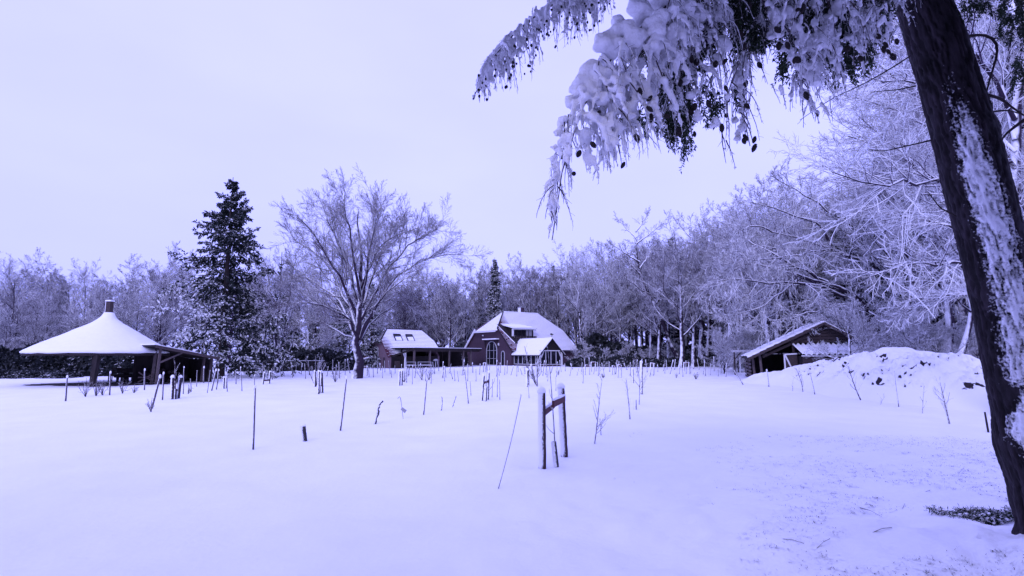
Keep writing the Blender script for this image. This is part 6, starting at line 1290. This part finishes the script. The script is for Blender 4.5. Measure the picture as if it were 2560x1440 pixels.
A = np.array(B2[0][0]); s = np.concatenate([[0], np.cumsum(np.hypot(np.diff(A[:, 0]), np.diff(A[:, 1])))])
for k in range(150):
    q = s[-1] * (.32 + .68 * rs.rand()); px, py, Y = [np.interp(q, s, A[:, c]) for c in range(3)]; px2 = px + rs.uniform(-4, 26); room = (np.interp(px2, E2X, E2Y) - py) / F * Y
    if room > .03: tips.append(hang_twig(px, py, Y + rs.uniform(-.1, .15), room * rs.uniform(.35, 1.02), .85, droop=.9, dx=rs.uniform(-.05, .35), thick=.005))
for (x, y, b_, n) in [(1405, -40, 100, 5), (1420, -40, 175, 12), (1412, -40, 150, 6), (1450, -50, 80, 5), (1472, -50, 128, 12), (1490, -50, 130, 9), (1380, -20, 90, 4), (1500, -50, 60, 5), (1340, 20, 60, 3)]:
    for _ in range(n): tips.append(hang_twig(x + rs.normal() * 6, y, 4.8 + rs.uniform(-.1, .1), (b_ - y) / F * 4.8 * rs.uniform(.6, 1.0), .85, droop=1.2, dx=rs.uniform(-.1, .15), thick=.005))
TWa = (np.array(TW), np.array(TR)); sub = children(*TWa, 7, .2, (25, 60), 2, .7, .0018, rs, tmin=.1, trop=(0, 0, -.2), wander=.12); link('twigs', tmesh('twigs', [(*TWa, 5), (*sub, 3)], M['fgtwig']), FT)
for i in range(len(sub[0])):
    if rs.rand() < .45: c = sub[0][i, 1]; SNO.append((c, rs.uniform(.008, .014), 1.)); SNO.append((sub[0][i, 2], rs.uniform(.005, .009), 1.))
for k in range(40): f = .30 + .7 * rs.rand(); c = bp2[0][min(14, int(f * 14))]; SNO.append((c + [0, 0, .02], rs.uniform(.018, .036), .9))
blob_mesh(SNO, .0135, 'snow_load', .004, parent=FT)
CM2 = cone_mesh(.034, .011)
for k in range(140):
    t_ = tips[rs.randint(len(tips))]; f = rs.randint(4, 8); c = t_[f] + rs.normal(size=3) * .02; o = link('cone', CM2, FT, c); s_ = rs.uniform(.7, 1.1); o.scale = (s_, s_, s_)
# unseen crown leaves above the frame, added to shade the trunk and boughs
def unseen_shade_crown(rs, n):
    d = norm(rs.normal(size=(n * 3, 3))); c = np.array([2.6, 2.2, 6.2]) + d * (rs.rand(n * 3, 1) ** .4) * np.array([4.6, 3.6, 1.6]); ok = c[:, 2] > 2.6 + .92 * np.maximum(c[:, 1], 0) + .0 * c[:, 0]; c = c[ok]; c = c[:n] if len(c) >= n else np.concatenate([c, c])[:n]; return c - tb_
link('crown', leafmass('crown', 77, 15000, .32, unseen_shade_crown, M['fgneedle']), FT)
# dead curved branches on the trunk
for pts, r in [([(2400, 95), (2440, 86), (2478, 86), (2497, 104), (2494, 140), (2476, 190), (2464, 240), (2460, 265)], .016), ([(2470, 238), (2500, 245), (2530, 268), (2565, 292)], .016), ([(2478, 280), (2520, 275), (2570, 290)], .010), ([(2560, 300), (2520, 330), (2490, 365)], .016), ([(2330, 350), (2280, 362), (2200, 380), (2170, 372)], .008), ([(2390, 540), (2350, 520), (2320, 480)], .008), ([(2275, 140), (2230, 170), (2150, 215), (2080, 245), (2000, 300)], .007), ([(2290, 215), (2240, 225), (2180, 230)], .007)]:
    w = resample(np.array([lp(x, y, TY - .1) for x, y in pts]), 14)[None]; rs2 = RS(int(r * 1e4)); tw = children(w, np.linspace(r, r * .35, 14)[None], 7, .16, (30, 70), 3, .5, .0025, rs2, wander=.2)
    link('dead_branch', tmesh('dead_branch', [(w, np.linspace(r, r * .35, 14)[None], 7), (*tw, 4)], M['bark']), FT)
# fallen evergreen spray beside the foot
b = G(2450, 1300); FB = thing('fallen_bough', 'fallen evergreen bough dusted with snow at the foot of the leaning trunk', 'branch', b)
rs = RS(51); B = 90; st = np.zeros((B, 5, 3)); a = rs.uniform(-.5, .9, B); o0 = np.stack([rs.uniform(-.22, .34, B), rs.uniform(-.16, .16, B), np.full(B, .0)], 1); d = np.stack([-np.cos(a) * np.sign(rs.rand(B) - .25), np.sin(a) * .5, rs.uniform(.05, .8, B)], 1)
for k in range(5): st[:, k] = o0 + d * (.055 * k) + np.array([0, 0, -.006]) * k * k
link('stems', tmesh('stems', [(st, np.full((B, 5), .004), 4)], M['fgtwig']), FB)
pi = np.repeat(np.arange(B), 110); t = rs.rand(len(pi)) * 4; i0 = np.clip(t.astype(int), 0, 3); c = st[pi, i0] + (st[pi, i0 + 1] - st[pi, i0]) * (t - i0)[:, None] + rs.normal(size=(len(pi), 3)) * .012
dd = norm(rs.normal(size=c.shape) + [0, 0, .15]); sd_ = norm(np.cross(dd, rs.normal(size=c.shape))); s = (.04 * rs.uniform(.5, 1.3, len(c)))[:, None]
V = np.stack([c, c + dd * s * .5 + sd_ * s * .09, c + dd * s, c + dd * s * .5 - sd_ * s * .09], 1).reshape(-1, 3)
link('needles', npmesh('needles', V, np.arange(len(V)).reshape(-1, 4), smooth_=False, mats=[M['fgneedle']]), FB)
SN3 = [(st[i, k] + [0, -.005, .018], rs.uniform(.010, .026), .7) for i in range(B) for k in range(5) if rs.rand() < .62]
blob_mesh(SN3, .007, 'snow_load', .003, parent=FB)
# winter grass tips and litter breaking through the snow near the trunk
rs = RS(61); T = 5200; cy_ = 2.2 + 9.5 * rs.rand(T) ** 1.3; cx_ = cy_ * np.clip(rs.beta(3.2, 1.6, T) * 1.05, 0, .97); dn = fbm(np.stack([cx_ * .8, cy_ * .8, cx_ * 0], 1), 3); ok = (dn > -.25 + 1.1 * np.abs(cx_ / cy_ - .78)) & ((cx_ - 4.9) ** 2 + (cy_ - 4.9) ** 2 > .2); cx_, cy_ = cx_[ok], cy_[ok]
k_ = rs.randint(3, 15, len(cx_)); X = np.repeat(cx_, k_); Y = np.repeat(cy_, k_); n = len(X); spr = np.repeat(rs.uniform(.01, .07, len(cx_)), k_); X = X + rs.normal(size=n) * spr; Y = Y + rs.normal(size=n) * spr; Z = ground_h(X, Y)
h_ = rs.uniform(.004, .026, n); a = rs.uniform(0, 6.28, n); le = rs.uniform(.4, 4., n); w_ = .0034; c = np.stack([X, Y, Z - .004], 1); sd_ = np.stack([np.cos(a), np.sin(a), a * 0], 1) * w_; tp = c + np.stack([np.cos(a + 1.4) * h_ * le, np.sin(a + 1.4) * h_ * le, h_], 1)
V = np.stack([c - sd_, c + sd_, tp], 1).reshape(-1, 3); g = link('grass', npmesh('grass', V, Ft=np.arange(len(V)).reshape(-1, 3), smooth_=False, mats=[M['grass']]), kind='stuff')
for k, (x0, y0, x1, y1) in enumerate([(2150, 1268, 2205, 1295), (2300, 1240, 2325, 1228), (2500, 1150, 2475, 1130), (2180, 1330, 2230, 1322), (1950, 1345, 2010, 1362), (2040, 1370, 2075, 1350), (2250, 1285, 2262, 1262), (2395, 1185, 2410, 1172)]):
    A, B_ = G(x0, y0), G(x1, y1); q = MB(); q.tube([np.zeros(3) - [0, 0, .004], (B_ - A) * .5 + [0, 0, .02], B_ - A + [0, 0, .012]], [.006, .005, .003], 5, jit=.2); o = q.build('twig', M['sapling'], None, smooth_=True, loc=[float(v) for v in A]); tag(o, 'fallen twig lying on the snow near the leaning trunk', 'twig', 'twigs lying on the near snow')

relabel_groups()
